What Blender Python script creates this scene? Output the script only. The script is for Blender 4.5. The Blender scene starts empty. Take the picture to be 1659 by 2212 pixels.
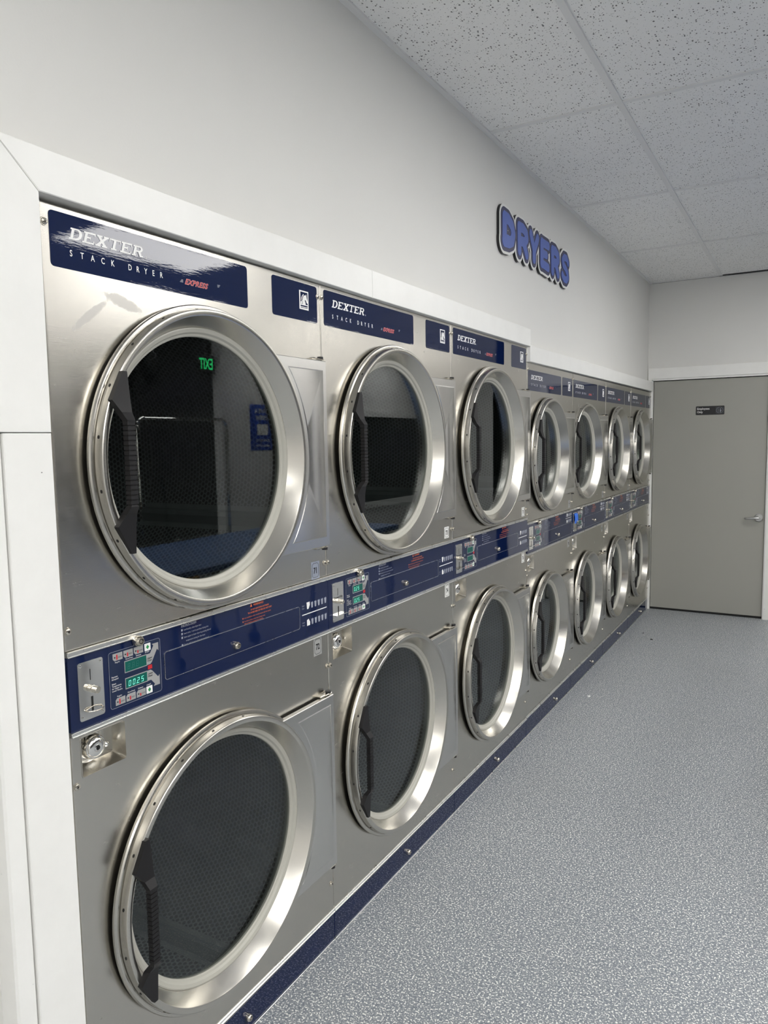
import bpy, math, random
from mathutils import Vector, Matrix
PI = math.pi
random.seed(7)
C = bpy.context.scene.collection
sc = bpy.context.scene

# ------------------------------------------------------------------ camera
cam_d = bpy.data.cameras.new('camera'); cam = bpy.data.objects.new('camera', cam_d); C.objects.link(cam)
CAM = Vector((1.2165, -0.8948, 1.5194))
YAW, PITCH, ROLL, FPX = 0.521368, -0.0964768, -0.0160744, 1610.38
fw = Vector((-math.sin(YAW)*math.cos(PITCH), math.cos(YAW)*math.cos(PITCH), math.sin(PITCH)))
rt = Vector((math.cos(YAW), math.sin(YAW), 0)); up = rt.cross(fw)
rt2 = rt*math.cos(ROLL) + up*math.sin(ROLL); up2 = up*math.cos(ROLL) - rt*math.sin(ROLL)
cam.matrix_world = Matrix(((rt2.x, up2.x, -fw.x, CAM.x), (rt2.y, up2.y, -fw.y, CAM.y), (rt2.z, up2.z, -fw.z, CAM.z), (0, 0, 0, 1)))
cam_d.sensor_fit = 'VERTICAL'; cam_d.sensor_height = 24; cam_d.lens = 24*FPX/2212
cam_d.clip_start = 0.02; cam_d.clip_end = 60
sc.camera = cam

# ------------------------------------------------------------------ world, exposure, light levels
w = bpy.data.worlds.new('world'); sc.world = w; w.use_nodes = True
w.node_tree.nodes['Background'].inputs[0].default_value = (0.6, 0.65, 0.75, 1)
w.node_tree.nodes['Background'].inputs[1].default_value = 0.02
sc.view_settings.view_transform = 'Standard'; sc.view_settings.look = 'None'
sc.view_settings.gamma = 1; sc.view_settings.use_curve_mapping = False
sc.view_settings.exposure = 0.28
TROFFER = 9.0
TROFFER_COLOR = (1.0, 0.985, 0.955)
YW = 5.865       # face of the end wall
XW = -0.03       # face of the wall above the dryers
ZC = 2.80        # underside of the ceiling grid
XR, YN, YF = 6.9, -4.4, 11.0

# ------------------------------------------------------------------ node helpers
def nodes_of(name):
    m = bpy.data.materials.new(name); m.use_nodes = True
    return m, m.node_tree, m.node_tree.nodes['Principled BSDF']
def N(t, kind, **kw):
    n = t.nodes.new(kind)
    for k, v in kw.items():
        if k.startswith('i_'):
            key = k[2:]; key = int(key) if key.isdigit() else key.replace('_', ' ')
            n.inputs[key].default_value = v
        else: setattr(n, k, v)
    return n
def L(t, a, b): t.links.new(a, b)
def math_(t, op, a, b=None, clamp=False):
    n = t.nodes.new('ShaderNodeMath'); n.operation = op; n.use_clamp = clamp
    for i, v in enumerate((a, b)):
        if v is None: continue
        if isinstance(v, (int, float)): n.inputs[i].default_value = v
        else: L(t, v, n.inputs[i])
    return n.outputs[0]
def mixc(t, fac, a, b):
    n = t.nodes.new('ShaderNodeMix'); n.data_type = 'RGBA'
    for s, v in ((0, fac), (6, a), (7, b)):
        if isinstance(v, (int, float)): n.inputs[s].default_value = v
        elif isinstance(v, tuple): n.inputs[s].default_value = (*v[:3], 1)
        else: L(t, v, n.inputs[s])
    return n.outputs[2]
def ramp(t, x, p0, p1):
    n = t.nodes.new('ShaderNodeMapRange'); n.clamp = True
    L(t, x, n.inputs[0]); n.inputs[1].default_value = p0; n.inputs[2].default_value = p1
    return n.outputs[0]
def coords(t, scale=(1, 1, 1), world=False, loc=(0, 0, 0)):
    if world: src = t.nodes.new('ShaderNodeNewGeometry').outputs['Position']
    else: src = t.nodes.new('ShaderNodeTexCoord').outputs['Object']
    mp = t.nodes.new('ShaderNodeMapping'); mp.inputs['Scale'].default_value = scale; mp.inputs['Location'].default_value = loc
    L(t, src, mp.inputs[0]); return mp.outputs[0]
def noise(t, vec, scale, detail=2, rough=0.5):
    n = t.nodes.new('ShaderNodeTexNoise'); n.inputs['Scale'].default_value = scale
    n.inputs['Detail'].default_value = detail; n.inputs['Roughness'].default_value = rough
    L(t, vec, n.inputs['Vector']); return n.outputs[0]
def bump(t, h, strength, dist, bs):
    b = t.nodes.new('ShaderNodeBump'); b.inputs['Strength'].default_value = strength; b.inputs['Distance'].default_value = dist
    L(t, h, b.inputs['Height']); L(t, b.outputs[0], bs.inputs['Normal']); return b
def flat(name, col, rough=0.5, metal=0.0, spec=0.5, coat=0.0):
    m, t, b = nodes_of(name)
    b.inputs['Base Color'].default_value = (*col, 1); b.inputs['Roughness'].default_value = rough
    b.inputs['Metallic'].default_value = metal; b.inputs['Specular IOR Level'].default_value = spec
    b.inputs['Coat Weight'].default_value = coat
    n = noise(t, coords(t), 35.0, 3)                       # faint unevenness so nothing is perfectly flat
    r = math_(t, 'ADD', math_(t, 'MULTIPLY', n, 0.06), rough - 0.03, True)
    L(t, r, b.inputs['Roughness'])
    return m

# ------------------------------------------------------------------ materials
def mat_steel(name, grain, col, rough, aniso=0.0, axis=None):
    m, t, b = nodes_of(name)
    b.inputs['Metallic'].default_value = 1
    v = coords(t, grain, world=True)
    n1 = noise(t, v, 1.0, 3, 0.6)
    n2 = noise(t, coords(t, (1, 1.0, 1.3), world=True), 3.2, 4, 0.6)
    n3 = noise(t, coords(t, (1, 1, 1), world=True), 26.0, 4, 0.65)
    c = mixc(t, n2, tuple(x*0.93 for x in col), tuple(min(1, x*1.05) for x in col))
    c = mixc(t, math_(t, 'MULTIPLY', n1, 0.22), c, tuple(x*0.86 for x in col))
    L(t, c, b.inputs['Base Color'])
    r = math_(t, 'ADD', math_(t, 'MULTIPLY', n3, 0.10), math_(t, 'ADD', math_(t, 'MULTIPLY', n1, 0.06), rough - 0.08))
    if not axis:                                  # old wiped smear on the first machine
        tot = None
        for (py, pz, ang, sy, sz) in ((0.097, 1.767, 38, 0.052, 0.0085), (0.180, 1.803, -14, 0.046, 0.012)):
            mp = t.nodes.new('ShaderNodeMapping'); mp.vector_type = 'TEXTURE'; mp.inputs['Location'].default_value = (0, py, pz)
            mp.inputs['Rotation'].default_value = (math.radians(ang), 0, 0); mp.inputs['Scale'].default_value = (0.05, sy, sz)
            L(t, t.nodes.new('ShaderNodeNewGeometry').outputs['Position'], mp.inputs[0])
            le = N(t, 'ShaderNodeVectorMath', operation='LENGTH'); L(t, mp.outputs[0], le.inputs[0])
            wv = math_(t, 'ADD', le.outputs['Value'], math_(t, 'MULTIPLY', noise(t, coords(t, (1, 1, 1), world=True), 90.0, 4, 0.7), 1.1))
            q = t.nodes.new('ShaderNodeMapRange'); L(t, wv, q.inputs[0]); q.inputs[1].default_value = 1.62; q.inputs[2].default_value = 1.35
            tot = q.outputs[0] if tot is None else math_(t, 'MAXIMUM', tot, q.outputs[0])
        L(t, mixc(t, math_(t, 'MULTIPLY', tot, 0.4), c, (0.40, 0.39, 0.39)), b.inputs['Base Color'])
        r = math_(t, 'ADD', r, math_(t, 'MULTIPLY', tot, 0.16))
    L(t, r, b.inputs['Roughness'])
    low = noise(t, coords(t, (1, 0.8, 1.2), world=True), 2.3, 1)
    if axis: n1 = low
    bp = bump(t, n1, 0.06 if not axis else 0.0, 0.0006, b)
    b2 = t.nodes.new('ShaderNodeBump'); b2.inputs['Strength'].default_value = 0.35 if not axis else 0.0; b2.inputs['Distance'].default_value = 0.006
    L(t, low, b2.inputs['Height']); L(t, b2.outputs[0], bp.inputs['Normal'])
    if aniso and axis:
        b.inputs['Anisotropic'].default_value = aniso
        tg = N(t, 'ShaderNodeTangent', direction_type='RADIAL', axis=axis); L(t, tg.outputs[0], b.inputs['Tangent'])
    return m
M_panel = mat_steel('brushed_panel_steel', (3, 14, 420), (0.595, 0.572, 0.525), 0.25)
M_ring = mat_steel('spun_door_steel', (60, 60, 60), (0.60, 0.58, 0.535), 0.24, 0.45, 'X')
M_hinge = mat_steel('pressed_hinge_steel', (60, 60, 60), (0.66, 0.65, 0.63), 0.24)
M_alum = flat('aluminium_edging', (0.82, 0.82, 0.80), 0.28, 1.0)
M_chrome = flat('polished_chrome', (0.80, 0.79, 0.76), 0.07, 1.0)
M_nickel = flat('nickel_lock', (0.66, 0.62, 0.54), 0.22, 1.0)
M_dark = flat('black_recess', (0.004, 0.004, 0.004), 0.6)
M_black = flat('black_print', (0.012, 0.012, 0.014), 0.45)
M_handle = flat('black_handle_plastic', (0.009, 0.0085, 0.0095), 0.5, 0.0, 0.35)
M_gasket = flat('pale_rubber_gasket', (0.45, 0.44, 0.39), 0.42)
M_white = flat('white_print', (0.90, 0.90, 0.89), 0.35)
M_greyprint = flat('grey_print', (0.34, 0.36, 0.42), 0.35)
M_keygrey = flat('grey_key_print', (0.36, 0.36, 0.36), 0.3)
M_orange = flat('orange_print', (0.75, 0.17, 0.06), 0.35)
M_red = flat('red_print', (0.55, 0.02, 0.03), 0.35)
M_pink = flat('pink_print', (0.80, 0.42, 0.42), 0.35)
M_green = flat('green_key_print', (0.02, 0.26, 0.07), 0.35)
M_lcd = flat('green_display_window', (0.004, 0.105, 0.085), 0.12)
M_lcd_dim = flat('unlit_display_digit', (0.02, 0.16, 0.13), 0.3)
def mat_navy(name, wav):
    m, t, b = nodes_of(name)
    b.inputs['Base Color'].default_value = (0.0045, 0.012, 0.055, 1); b.inputs['Roughness'].default_value = 0.02
    b.inputs['Specular IOR Level'].default_value = 0.46
    n = noise(t, coords(t, (1, 1.0, 7), world=True), 30.0, 3, 0.55)
    lo = noise(t, coords(t, (1, 1, 1.6), world=True), 6.0, 1)
    sm = math_(t, 'ADD', math_(t, 'MULTIPLY', n, 0.10), lo)
    bump(t, sm, 0.5, wav, b)
    return m
M_navy = mat_navy('navy_gloss_panel', 0.0006)
M_navy_vinyl = mat_navy('navy_vinyl_nameplate', 0.0006)
M_keypad = flat('keypad_overlay', (0.012, 0.022, 0.060), 0.10)
def mat_emit(name, col, s):
    m, t, b = nodes_of(name)
    b.inputs['Base Color'].default_value = (*[min(1, c) for c in col], 1)
    b.inputs['Emission Color'].default_value = (*col, 1); b.inputs['Emission Strength'].default_value = s
    return m
M_lcd_lit = mat_emit('lit_display_digit', (0.25, 1.0, 0.75), 0.75)
M_exit = mat_emit('lit_exit_letters', (0.03, 1.0, 0.25), 3.0)
M_diff = mat_emit('lit_troffer_diffuser', TROFFER_COLOR, TROFFER)
def mat_glass():
    m, t, b = nodes_of('tinted_door_glass'); t.nodes.remove(b)
    out = t.nodes['Material Output']
    g = t.nodes.new('ShaderNodeNewGeometry')
    ior = math_(t, 'ADD', math_(t, 'MULTIPLY', g.outputs['Backfacing'], 1/1.52 - 1.52), 1.52)
    fr = t.nodes.new('ShaderNodeFresnel'); L(t, ior, fr.inputs[0])
    tr = N(t, 'ShaderNodeBsdfTransparent', i_0=(0.62, 0.64, 0.63, 1))
    gl = N(t, 'ShaderNodeBsdfAnisotropic', i_0=(0.92, 0.95, 0.97, 1)); gl.inputs['Roughness'].default_value = 0.0
    mx = t.nodes.new('ShaderNodeMixShader'); L(t, fr.outputs[0], mx.inputs[0]); L(t, tr.outputs[0], mx.inputs[1]); L(t, gl.outputs[0], mx.inputs[2])
    L(t, mx.outputs[0], out.inputs[0]); return m
M_glass = mat_glass()
def mat_perf(name, back):
    m, t, b = nodes_of(name)
    tc = t.nodes.new('ShaderNodeTexCoord'); sp = t.nodes.new('ShaderNodeSeparateXYZ'); L(t, tc.outputs['Object'], sp.inputs[0])
    cb = t.nodes.new('ShaderNodeCombineXYZ')
    if back: L(t, sp.outputs[1], cb.inputs[0]); L(t, sp.outputs[2], cb.inputs[1])
    else:
        a = math_(t, 'MULTIPLY', math_(t, 'ARCTAN2', sp.outputs[2], sp.outputs[1]), 0.385)
        L(t, a, cb.inputs[0]); L(t, sp.outputs[0], cb.inputs[1])
    p, s, r = 0.0145, 0.0145*math.sqrt(3), 0.0052
    def lat(dx, dy):
        ad = N(t, 'ShaderNodeVectorMath', operation='ADD'); ad.inputs[1].default_value = (300*p + dx, 300*s + dy, 0); L(t, cb.outputs[0], ad.inputs[0])
        mo = N(t, 'ShaderNodeVectorMath', operation='MODULO'); mo.inputs[1].default_value = (p, s, 1); L(t, ad.outputs[0], mo.inputs[0])
        su = N(t, 'ShaderNodeVectorMath', operation='SUBTRACT'); su.inputs[1].default_value = (p/2, s/2, 0); L(t, mo.outputs[0], su.inputs[0])
        le = N(t, 'ShaderNodeVectorMath', operation='LENGTH'); L(t, su.outputs[0], le.inputs[0]); return le.outputs['Value']
    d = math_(t, 'MINIMUM', lat(0, 0), lat(p/2, s/2))
    hole = math_(t, 'LESS_THAN', d, r)
    if not back:   # plain seam bands beside the lifters and at both ends
        band = math_(t, 'GREATER_THAN', math_(t, 'ABSOLUTE', math_(t, 'ADD', sp.outputs[0], 0.325)), 0.272)
        ang = math_(t, 'COSINE', math_(t, 'MULTIPLY', math_(t, 'ARCTAN2', sp.outputs[2], sp.outputs[1]), 3))
        band2 = math_(t, 'GREATER_THAN', ang, 0.955)
        plain = math_(t, 'MAXIMUM', band, band2)
        hole = math_(t, 'MULTIPLY', hole, math_(t, 'SUBTRACT', 1.0, plain))
    v = noise(t, coords(t), 40, 3)
    c = mixc(t, v, (0.30, 0.33, 0.34), (0.46, 0.50, 0.50))
    L(t, mixc(t, hole, c, (0.004, 0.004, 0.004)), b.inputs['Base Color'])
    L(t, math_(t, 'MULTIPLY', math_(t, 'SUBTRACT', 1.0, hole), 0.55), b.inputs['Metallic'])
    b.inputs['Roughness'].default_value = 0.45
    return m
M_drum = mat_perf('perforated_drum_steel', False)
M_drumback = mat_perf('perforated_drum_back', True)
M_lifter = flat('drum_lifter_steel', (0.30, 0.34, 0.35), 0.4, 0.6)
def mat_wall(name, col, rough=0.55):
    m, t, b = nodes_of(name)
    n = noise(t, coords(t, world=True), 2.2, 4, 0.6)
    L(t, mixc(t, n, tuple(x*0.975 for x in col), tuple(min(1, x*1.02) for x in col)), b.inputs['Base Color'])
    b.inputs['Roughness'].default_value = rough; b.inputs['Specular IOR Level'].default_value = 0.4
    h = noise(t, coords(t, world=True), 190.0, 3)
    bump(t, h, 0.12, 0.0012, b)
    return m
M_wall = mat_wall('white_wall_paint', (0.77, 0.762, 0.735))
M_wall_dark = mat_wall('charcoal_wall_paint', (0.07, 0.07, 0.07))
M_wall_grey = mat_wall('light_grey_wall_paint', (0.82, 0.81, 0.79))
def mat_trim(name='white_gloss_trim', axis='y'):
    m, t, b = nodes_of(name)
    sca = {'y': (40, 2.2, 60), 'z': (40, 60, 2.2), 'x': (2.2, 40, 60)}[axis]
    n = noise(t, coords(t, sca, world=True), 1.0, 4, 0.6)
    d = noise(t, coords(t, world=True), 7.0, 5, 0.65)
    c = mixc(t, ramp(t, d, 0.35, 0.7), (0.90, 0.895, 0.87), (0.86, 0.855, 0.83))
    spots = noise(t, coords(t, (1, 1, 1), world=True), 62.0, 1)
    c = mixc(t, math_(t, 'MULTIPLY', ramp(t, spots, 0.815, 0.83), 0.8), c, (0.05, 0.045, 0.04))
    L(t, c, b.inputs['Base Color']); b.inputs['Roughness'].default_value = 0.33
    bump(t, n, 0.25, 0.0008, b); return m
M_trim_y = mat_trim('white_gloss_trim_long', 'y'); M_trim_z = mat_trim('white_gloss_trim_upright', 'z'); M_trim_x = mat_trim('white_gloss_trim_cross', 'x')
def mat_tile():
    m, t, b = nodes_of('fissured_ceiling_tile')
    pos = coords(t, world=True)
    wob = N(t, 'ShaderNodeTexNoise'); wob.inputs['Scale'].default_value = 60; L(t, pos, wob.inputs['Vector'])
    def pits(scale, st, r0, keep):
        v = N(t, 'ShaderNodeTexVoronoi'); v.inputs['Scale'].default_value = scale; v.inputs['Randomness'].default_value = 1
        L(t, coords(t, st, world=True), v.inputs['Vector'])
        sp = t.nodes.new('ShaderNodeSeparateColor'); L(t, v.outputs['Color'], sp.inputs[0])
        rr = math_(t, 'MULTIPLY', math_(t, 'MAXIMUM', math_(t, 'SUBTRACT', sp.outputs[0], keep), 0.0), r0/(1-keep))
        rr = math_(t, 'MULTIPLY', rr, math_(t, 'ADD', wob.outputs[0], 0.5))
        return math_(t, 'LESS_THAN', v.outputs['Distance'], rr)
    a = pits(112, (1, 0.72, 1), 0.34, 0.30); c2 = pits(190, (1, 1, 1), 0.30, 0.50)
    pit = math_(t, 'MAXIMUM', a, c2)
    stain = noise(t, pos, 3.0, 4, 0.6)
    c = mixc(t, stain, (0.84, 0.835, 0.825), (0.90, 0.90, 0.89))
    L(t, mixc(t, pit, c, (0.19, 0.19, 0.19)), b.inputs['Base Color'])
    b.inputs['Roughness'].default_value = 0.9; b.inputs['Specular IOR Level'].default_value = 0.1
    fine = noise(t, pos, 320.0, 2)
    bump(t, math_(t, 'SUBTRACT', fine, math_(t, 'MULTIPLY', pit, 1.5)), 0.35, 0.001, b)
    return m
M_tile = mat_tile()
M_grid = flat('painted_ceiling_grid', (0.76, 0.76, 0.755), 0.5)
def mat_floor():
    m, t, b = nodes_of('speckled_sheet_floor')
    pos = coords(t, world=True)
    n1 = noise(t, pos, 185.0, 2, 0.6); n2 = noise(t, pos, 120.0, 2, 0.55); n3 = noise(t, pos, 1.3, 3)
    n4 = noise(t, coords(t, world=True, loc=(7, 3, 0)), 260.0, 1)
    base = mixc(t, ramp(t, n2, 0.36, 0.62), (0.165, 0.186, 0.218), (0.285, 0.305, 0.330))
    fl = ramp(t, n1, 0.565, 0.595)
    c = mixc(t, fl, base, (0.92, 0.92, 0.88))
    c = mixc(t, ramp(t, n4, 0.66, 0.72), c, (0.10, 0.12, 0.15))
    c = mixc(t, math_(t, 'MULTIPLY', ramp(t, n3, 0.5, 0.75), 0.12), c, (0.24, 0.24, 0.23))
    L(t, c, b.inputs['Base Color']); b.inputs['Roughness'].default_value = 0.42; b.inputs['Specular IOR Level'].default_value = 0.35
    bump(t, n1, 0.15, 0.0006, b); return m
M_floor = mat_floor()
M_doorpaint = mat_wall('grey_green_door_paint', (0.365, 0.362, 0.325), 0.5)
M_darkglass = flat('dark_window_glass', (0.006, 0.010, 0.010), 0.05)
M_blue_top = flat('blue_laminate_table', (0.10, 0.17, 0.36), 0.35)
M_tape = flat('blue_masking_tape', (0.03, 0.16, 0.72), 0.6)
M_sign_blue = flat('sign_face_blue', (0.065, 0.125, 0.46), 0.4)
M_sign_navy = flat('sign_border_navy', (0.022, 0.022, 0.085), 0.35)
M_sign_white = flat('sign_edge_white', (0.80, 0.80, 0.78), 0.4)
M_sticker_blue = flat('silver_blue_sticker', (0.42, 0.46, 0.55), 0.25, 0.5)
M_sticker_white = flat('white_number_sticker', (0.80, 0.80, 0.78), 0.4)
M_sticker_clear = flat('clear_number_sticker', (0.50, 0.50, 0.49), 0.3, 0.4)
M_yellow = flat('yellow_plastic', (0.75, 0.36, 0.02), 0.5)
M_poster = flat('blue_poster_print', (0.03, 0.08, 0.45), 0.4)
M_lint = flat('lint', (0.02, 0.02, 0.02), 0.9)
M_wire = flat('white_fan_cage', (0.03, 0.03, 0.03), 0.4)
M_satin = flat('satin_lever', (0.55, 0.55, 0.54), 0.3, 1.0)

# ------------------------------------------------------------------ mesh builder
class MB:
    def __init__(s): s.v = []; s.f = []; s.mi = []; s.cur = 0
    def add(s, vs, fs):
        o = len(s.v); s.v += [tuple(v) for v in vs]; s.f += [[o+i for i in f] for f in fs]; s.mi += [s.cur]*len(fs); return s
    def box(s, x0, x1, y0, y1, z0, z1, bev=0.0):
        x0, x1 = sorted((x0, x1)); y0, y1 = sorted((y0, y1)); z0, z1 = sorted((z0, z1))
        if bev <= 0:
            return s.add([(x, y, z) for x in (x0, x1) for y in (y0, y1) for z in (z0, z1)],
                         [(0, 1, 3, 2), (4, 6, 7, 5), (0, 4, 5, 1), (2, 3, 7, 6), (0, 2, 6, 4), (1, 5, 7, 3)])
        b = min(bev, (x1-x0)*.45, (y1-y0)*.45, (z1-z0)*.45); V = []; idx = {}
        for sx in (0, 1):
            for sy in (0, 1):
                for sz in (0, 1):
                    X, Y, Z = (x0, x1)[sx], (y0, y1)[sy], (z0, z1)[sz]
                    dx, dy, dz = (b, -b)[sx], (b, -b)[sy], (b, -b)[sz]
                    for k, p in enumerate(((X, Y+dy, Z+dz), (X+dx, Y, Z+dz), (X+dx, Y+dy, Z))):
                        idx[(sx, sy, sz, k)] = len(V); V.append(p)
        F = []
        I = lambda a, b_, c, k: idx[(a, b_, c, k)]
        for q in (0, 1):
            F.append([I(q, 0, 0, 0), I(q, 1, 0, 0), I(q, 1, 1, 0), I(q, 0, 1, 0)])
            F.append([I(0, q, 0, 1), I(1, q, 0, 1), I(1, q, 1, 1), I(0, q, 1, 1)])
            F.append([I(0, 0, q, 2), I(1, 0, q, 2), I(1, 1, q, 2), I(0, 1, q, 2)])
        for a in (0, 1):
            for c in (0, 1):
                F.append([I(a, c, 0, 0), I(a, c, 0, 1), I(a, c, 1, 1), I(a, c, 1, 0)])
                F.append([I(a, 0, c, 0), I(a, 0, c, 2), I(a, 1, c, 2), I(a, 1, c, 0)])
                F.append([I(0, a, c, 1), I(0, a, c, 2), I(1, a, c, 2), I(1, a, c, 1)])
                for e in (0, 1): F.append([I(a, c, e, 0), I(a, c, e, 1), I(a, c, e, 2)])
        return s.add(V, F)
    def prism(s, poly, x0, x1):            # outline in (y, z) given real depth along x
        n = len(poly)
        vs = [(x0, y, z) for y, z in poly] + [(x1, y, z) for y, z in poly]
        return s.add(vs, [list(range(n))[::-1], [n+i for i in range(n)]] + [(i, (i+1) % n, n+(i+1) % n, n+i) for i in range(n)])
    def lathe(s, prof, cy=0, cz=0, n=96, closed=True, cx=0, axis='x'):   # prof of (along axis, radius)
        vs = []
        for k in range(n):
            a = 2*PI*k/n; ca, sa = math.cos(a), math.sin(a)
            for x, r in prof:
                if axis == 'x': vs.append((cx+x, cy+r*ca, cz+r*sa))
                elif axis == 'z': vs.append((cx+r*ca, cy+r*sa, cz+x))
                else: vs.append((cx+r*ca, cy+x, cz+r*sa))
        m = len(prof); fs = []
        for k in range(n):
            k2 = (k+1) % n
            for i in range(m if closed else m-1):
                j = (i+1) % m; fs.append((k*m+i, k*m+j, k2*m+j, k2*m+i))
        s.add(vs, fs)
        if not closed:
            for e in (0, m-1):
                if prof[e][1] > 1e-6: s.add([vs[k*m+e] for k in range(n)], [list(range(n))])
        return s
    def cyl(s, x0, x1, cy, cz, r, n=24, axis='x', cx=0, bev=0.0):
        if bev: p = [(x0, r), (x1-bev, r), (x1, r-bev)]
        else: p = [(x0, r), (x1, r)]
        return s.lathe(p, cy, cz, n, False, cx, axis)
    def tube(s, pts, r, n=8):
        pts = [Vector(p) for p in pts]; vs = []; m = len(pts)
        for i, p in enumerate(pts):
            d = (pts[min(i+1, m-1)] - pts[max(i-1, 0)]).normalized()
            a = d.cross(Vector((0, 0, 1)));
            if a.length < 1e-3: a = d.cross(Vector((0, 1, 0)))
            a.normalize(); b = d.cross(a)
            for k in range(n): vs.append(p + a*r*math.cos(2*PI*k/n) + b*r*math.sin(2*PI*k/n))
        fs = [(i*n+k, i*n+(k+1) % n, (i+1)*n+(k+1) % n, (i+1)*n+k) for i in range(m-1) for k in range(n)]
        fs += [list(range(n))[::-1], [(m-1)*n+k for k in range(n)]]
        return s.add(vs, fs)
    def rrect(s, y0, y1, z0, z1, r, x0, x1, seg=5):
        return s.prism(rr_pts(y0, y1, z0, z1, r, seg), x0, x1)
    def outline(s, poly, wd, x0, x1):      # thin raised line following a closed outline
        n = len(poly); cy = sum(p[0] for p in poly)/n; inner = []
        for i in range(n):
            p0, p, p1 = Vector(poly[i-1]), Vector(poly[i]), Vector(poly[(i+1) % n])
            d = (p1-p0).normalized(); nn = Vector((-d.y, d.x)); inner.append(p + nn*wd)
        vs = [(x1, p[0], p[1]) for p in poly] + [(x1, p.x, p.y) for p in inner] + [(x0, p[0], p[1]) for p in poly] + [(x0, p.x, p.y) for p in inner]
        fs = []
        for i in range(n):
            j = (i+1) % n; fs += [(i, j, n+j, n+i), (2*n+i, 2*n+j, j, i), (3*n+j, 3*n+i, n+i, n+j)]
        return s.add(vs, fs)
    def text(s, txt, y, z, size, x, align='LEFT', sx=1.0, shear=0.0, offset=0.0, spacing=1.0, depth=0.0003):
        V, F = glyphs(txt, align, shear, offset, spacing)
        n = len(V)
        vs = [(x+depth, y + p[0]*size*sx, z + p[1]*size) for p in V]
        return s.add(vs, F)
    def build(s, name, mat, parent=None, smooth=35, loc=None):
        me = bpy.data.meshes.new(name)
        off = loc if loc else (0, 0, 0)
        me.from_pydata([(a-off[0], b-off[1], c-off[2]) for a, b, c in s.v], [], s.f); me.validate()
        for mm in (mat if isinstance(mat, (list, tuple)) else [mat]): me.materials.append(mm)
        if len(s.mi) == len(me.polygons):
            for p, i in zip(me.polygons, s.mi): p.material_index = i
        fix_normals(me)
        me.polygons.foreach_set('use_smooth', [True]*len(me.polygons)); me.set_sharp_from_angle(angle=math.radians(smooth))
        o = bpy.data.objects.new(name, me); C.objects.link(o)
        o.location = off
        if parent: o.parent = parent
        return o
def fix_normals(me):
    import bmesh
    b = bmesh.new(); b.from_mesh(me); bmesh.ops.recalc_face_normals(b, faces=b.faces); b.to_mesh(me); b.free()
def rr_pts(y0, y1, z0, z1, r, seg=5):
    out = []
    for cy, cz, a0 in ((y1-r, z0+r, -90), (y1-r, z1-r, 0), (y0+r, z1-r, 90), (y0+r, z0+r, 180)):
        for k in range(seg+1):
            a = math.radians(a0 + 90*k/seg); out.append((cy+r*math.cos(a), cz+r*math.sin(a)))
    return out
_gl = {}
def glyphs(txt, align, shear, offset, spacing):
    key = (txt, align, shear, offset, spacing)
    if key not in _gl:
        cu = bpy.data.curves.new('t', 'FONT'); cu.body = txt; cu.align_x = align; cu.shear = shear; cu.offset = offset
        cu.space_character = spacing; cu.resolution_u = 3; cu.size = 1
        ob = bpy.data.objects.new('t', cu); C.objects.link(ob)
        bpy.context.view_layer.update()
        me = bpy.data.meshes.new_from_object(ob.evaluated_get(bpy.context.evaluated_depsgraph_get()))
        _gl[key] = ([tuple(v.co) for v in me.vertices], [list(p.vertices) for p in me.polygons])
        bpy.data.objects.remove(ob); bpy.data.curves.remove(cu); bpy.data.meshes.remove(me)
    return _gl[key]
def tag(o, label=None, cat=None, group=None, kind=None):
    if label: o['label'] = label
    if cat: o['category'] = cat
    if group: o['group'] = group
    if kind: o['kind'] = kind
    return o
def empty(name, loc=(0, 0, 0)):
    o = bpy.data.objects.new(name, None); C.objects.link(o); o.location = loc; o.empty_display_size = 0.05; return o
def copy_tree(o, parent=None):
    c = o.copy(); C.objects.link(c)
    if parent: c.parent = parent
    for ch in list(o.children): copy_tree(ch, c)
    return c

# ------------------------------------------------------------------ room shell
def struct(name, mb, mat, smooth=30): return tag(mb.build(name, mat, None, smooth), kind='structure')
struct('floor', MB().box(-0.9, XR+0.1, YN-0.1, YF+0.1, -0.06, 0.0), M_floor)
mb = MB()
mb.box(XW-0.12, XW, -0.10, 5.90, 1.93, 3.0)                        # wall above the dryer opening
mb.box(XW-0.12, XW, YN, -0.1001, 0, 3.0)                              # wall beside the opening
mb.box(-0.92, -0.90, -0.2, 6.0, 0, 2.1)                             # back of the recess that holds the machines
mb.box(-0.92, XW-0.12, -0.2, -0.16, 0, 2.1); mb.box(-0.92, XW-0.12, 5.92, 5.96, 0, 2.1); mb.box(-0.92, XW-0.1, -0.2, 5.96, 2.06, 2.1)
struct('wall_left', mb, M_wall)
DX0, DX1, DZ1 = 0.012, 0.903, 1.990                                  # door opening
mb = MB(); X1 = 1.42
mb.box(XW, DX0, YW, YW+0.12, 0, 2.797); mb.box(DX1, X1, YW, YW+0.12, 0, 2.797); mb.box(DX0, DX1, YW, YW+0.12, DZ1, 2.797)
mb.box(X1-0.12, X1, YW, YF, 0, 2.797)
struct('wall_back', mb, M_wall)
struct('wall_right', MB().box(4.5, 4.62, 5.50, YF, 0, 3.0), M_wall_grey); struct('wall_side', MB().box(4.62, XR, 5.50, 5.62, 0, 3.0), M_wall_dark)
struct('wall_far_right', MB().box(XR, XR+0.1, YN, YF, 0, 3.0), M_wall_dark)
struct('wall_front', MB().box(-0.2, XR, YN-0.1, YN, 0, 3.0), M_wall_grey)
struct('wall_far_back', MB().box(1.3, XR, YF, YF+0.1, 0, 3.0), M_wall_grey)
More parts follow.
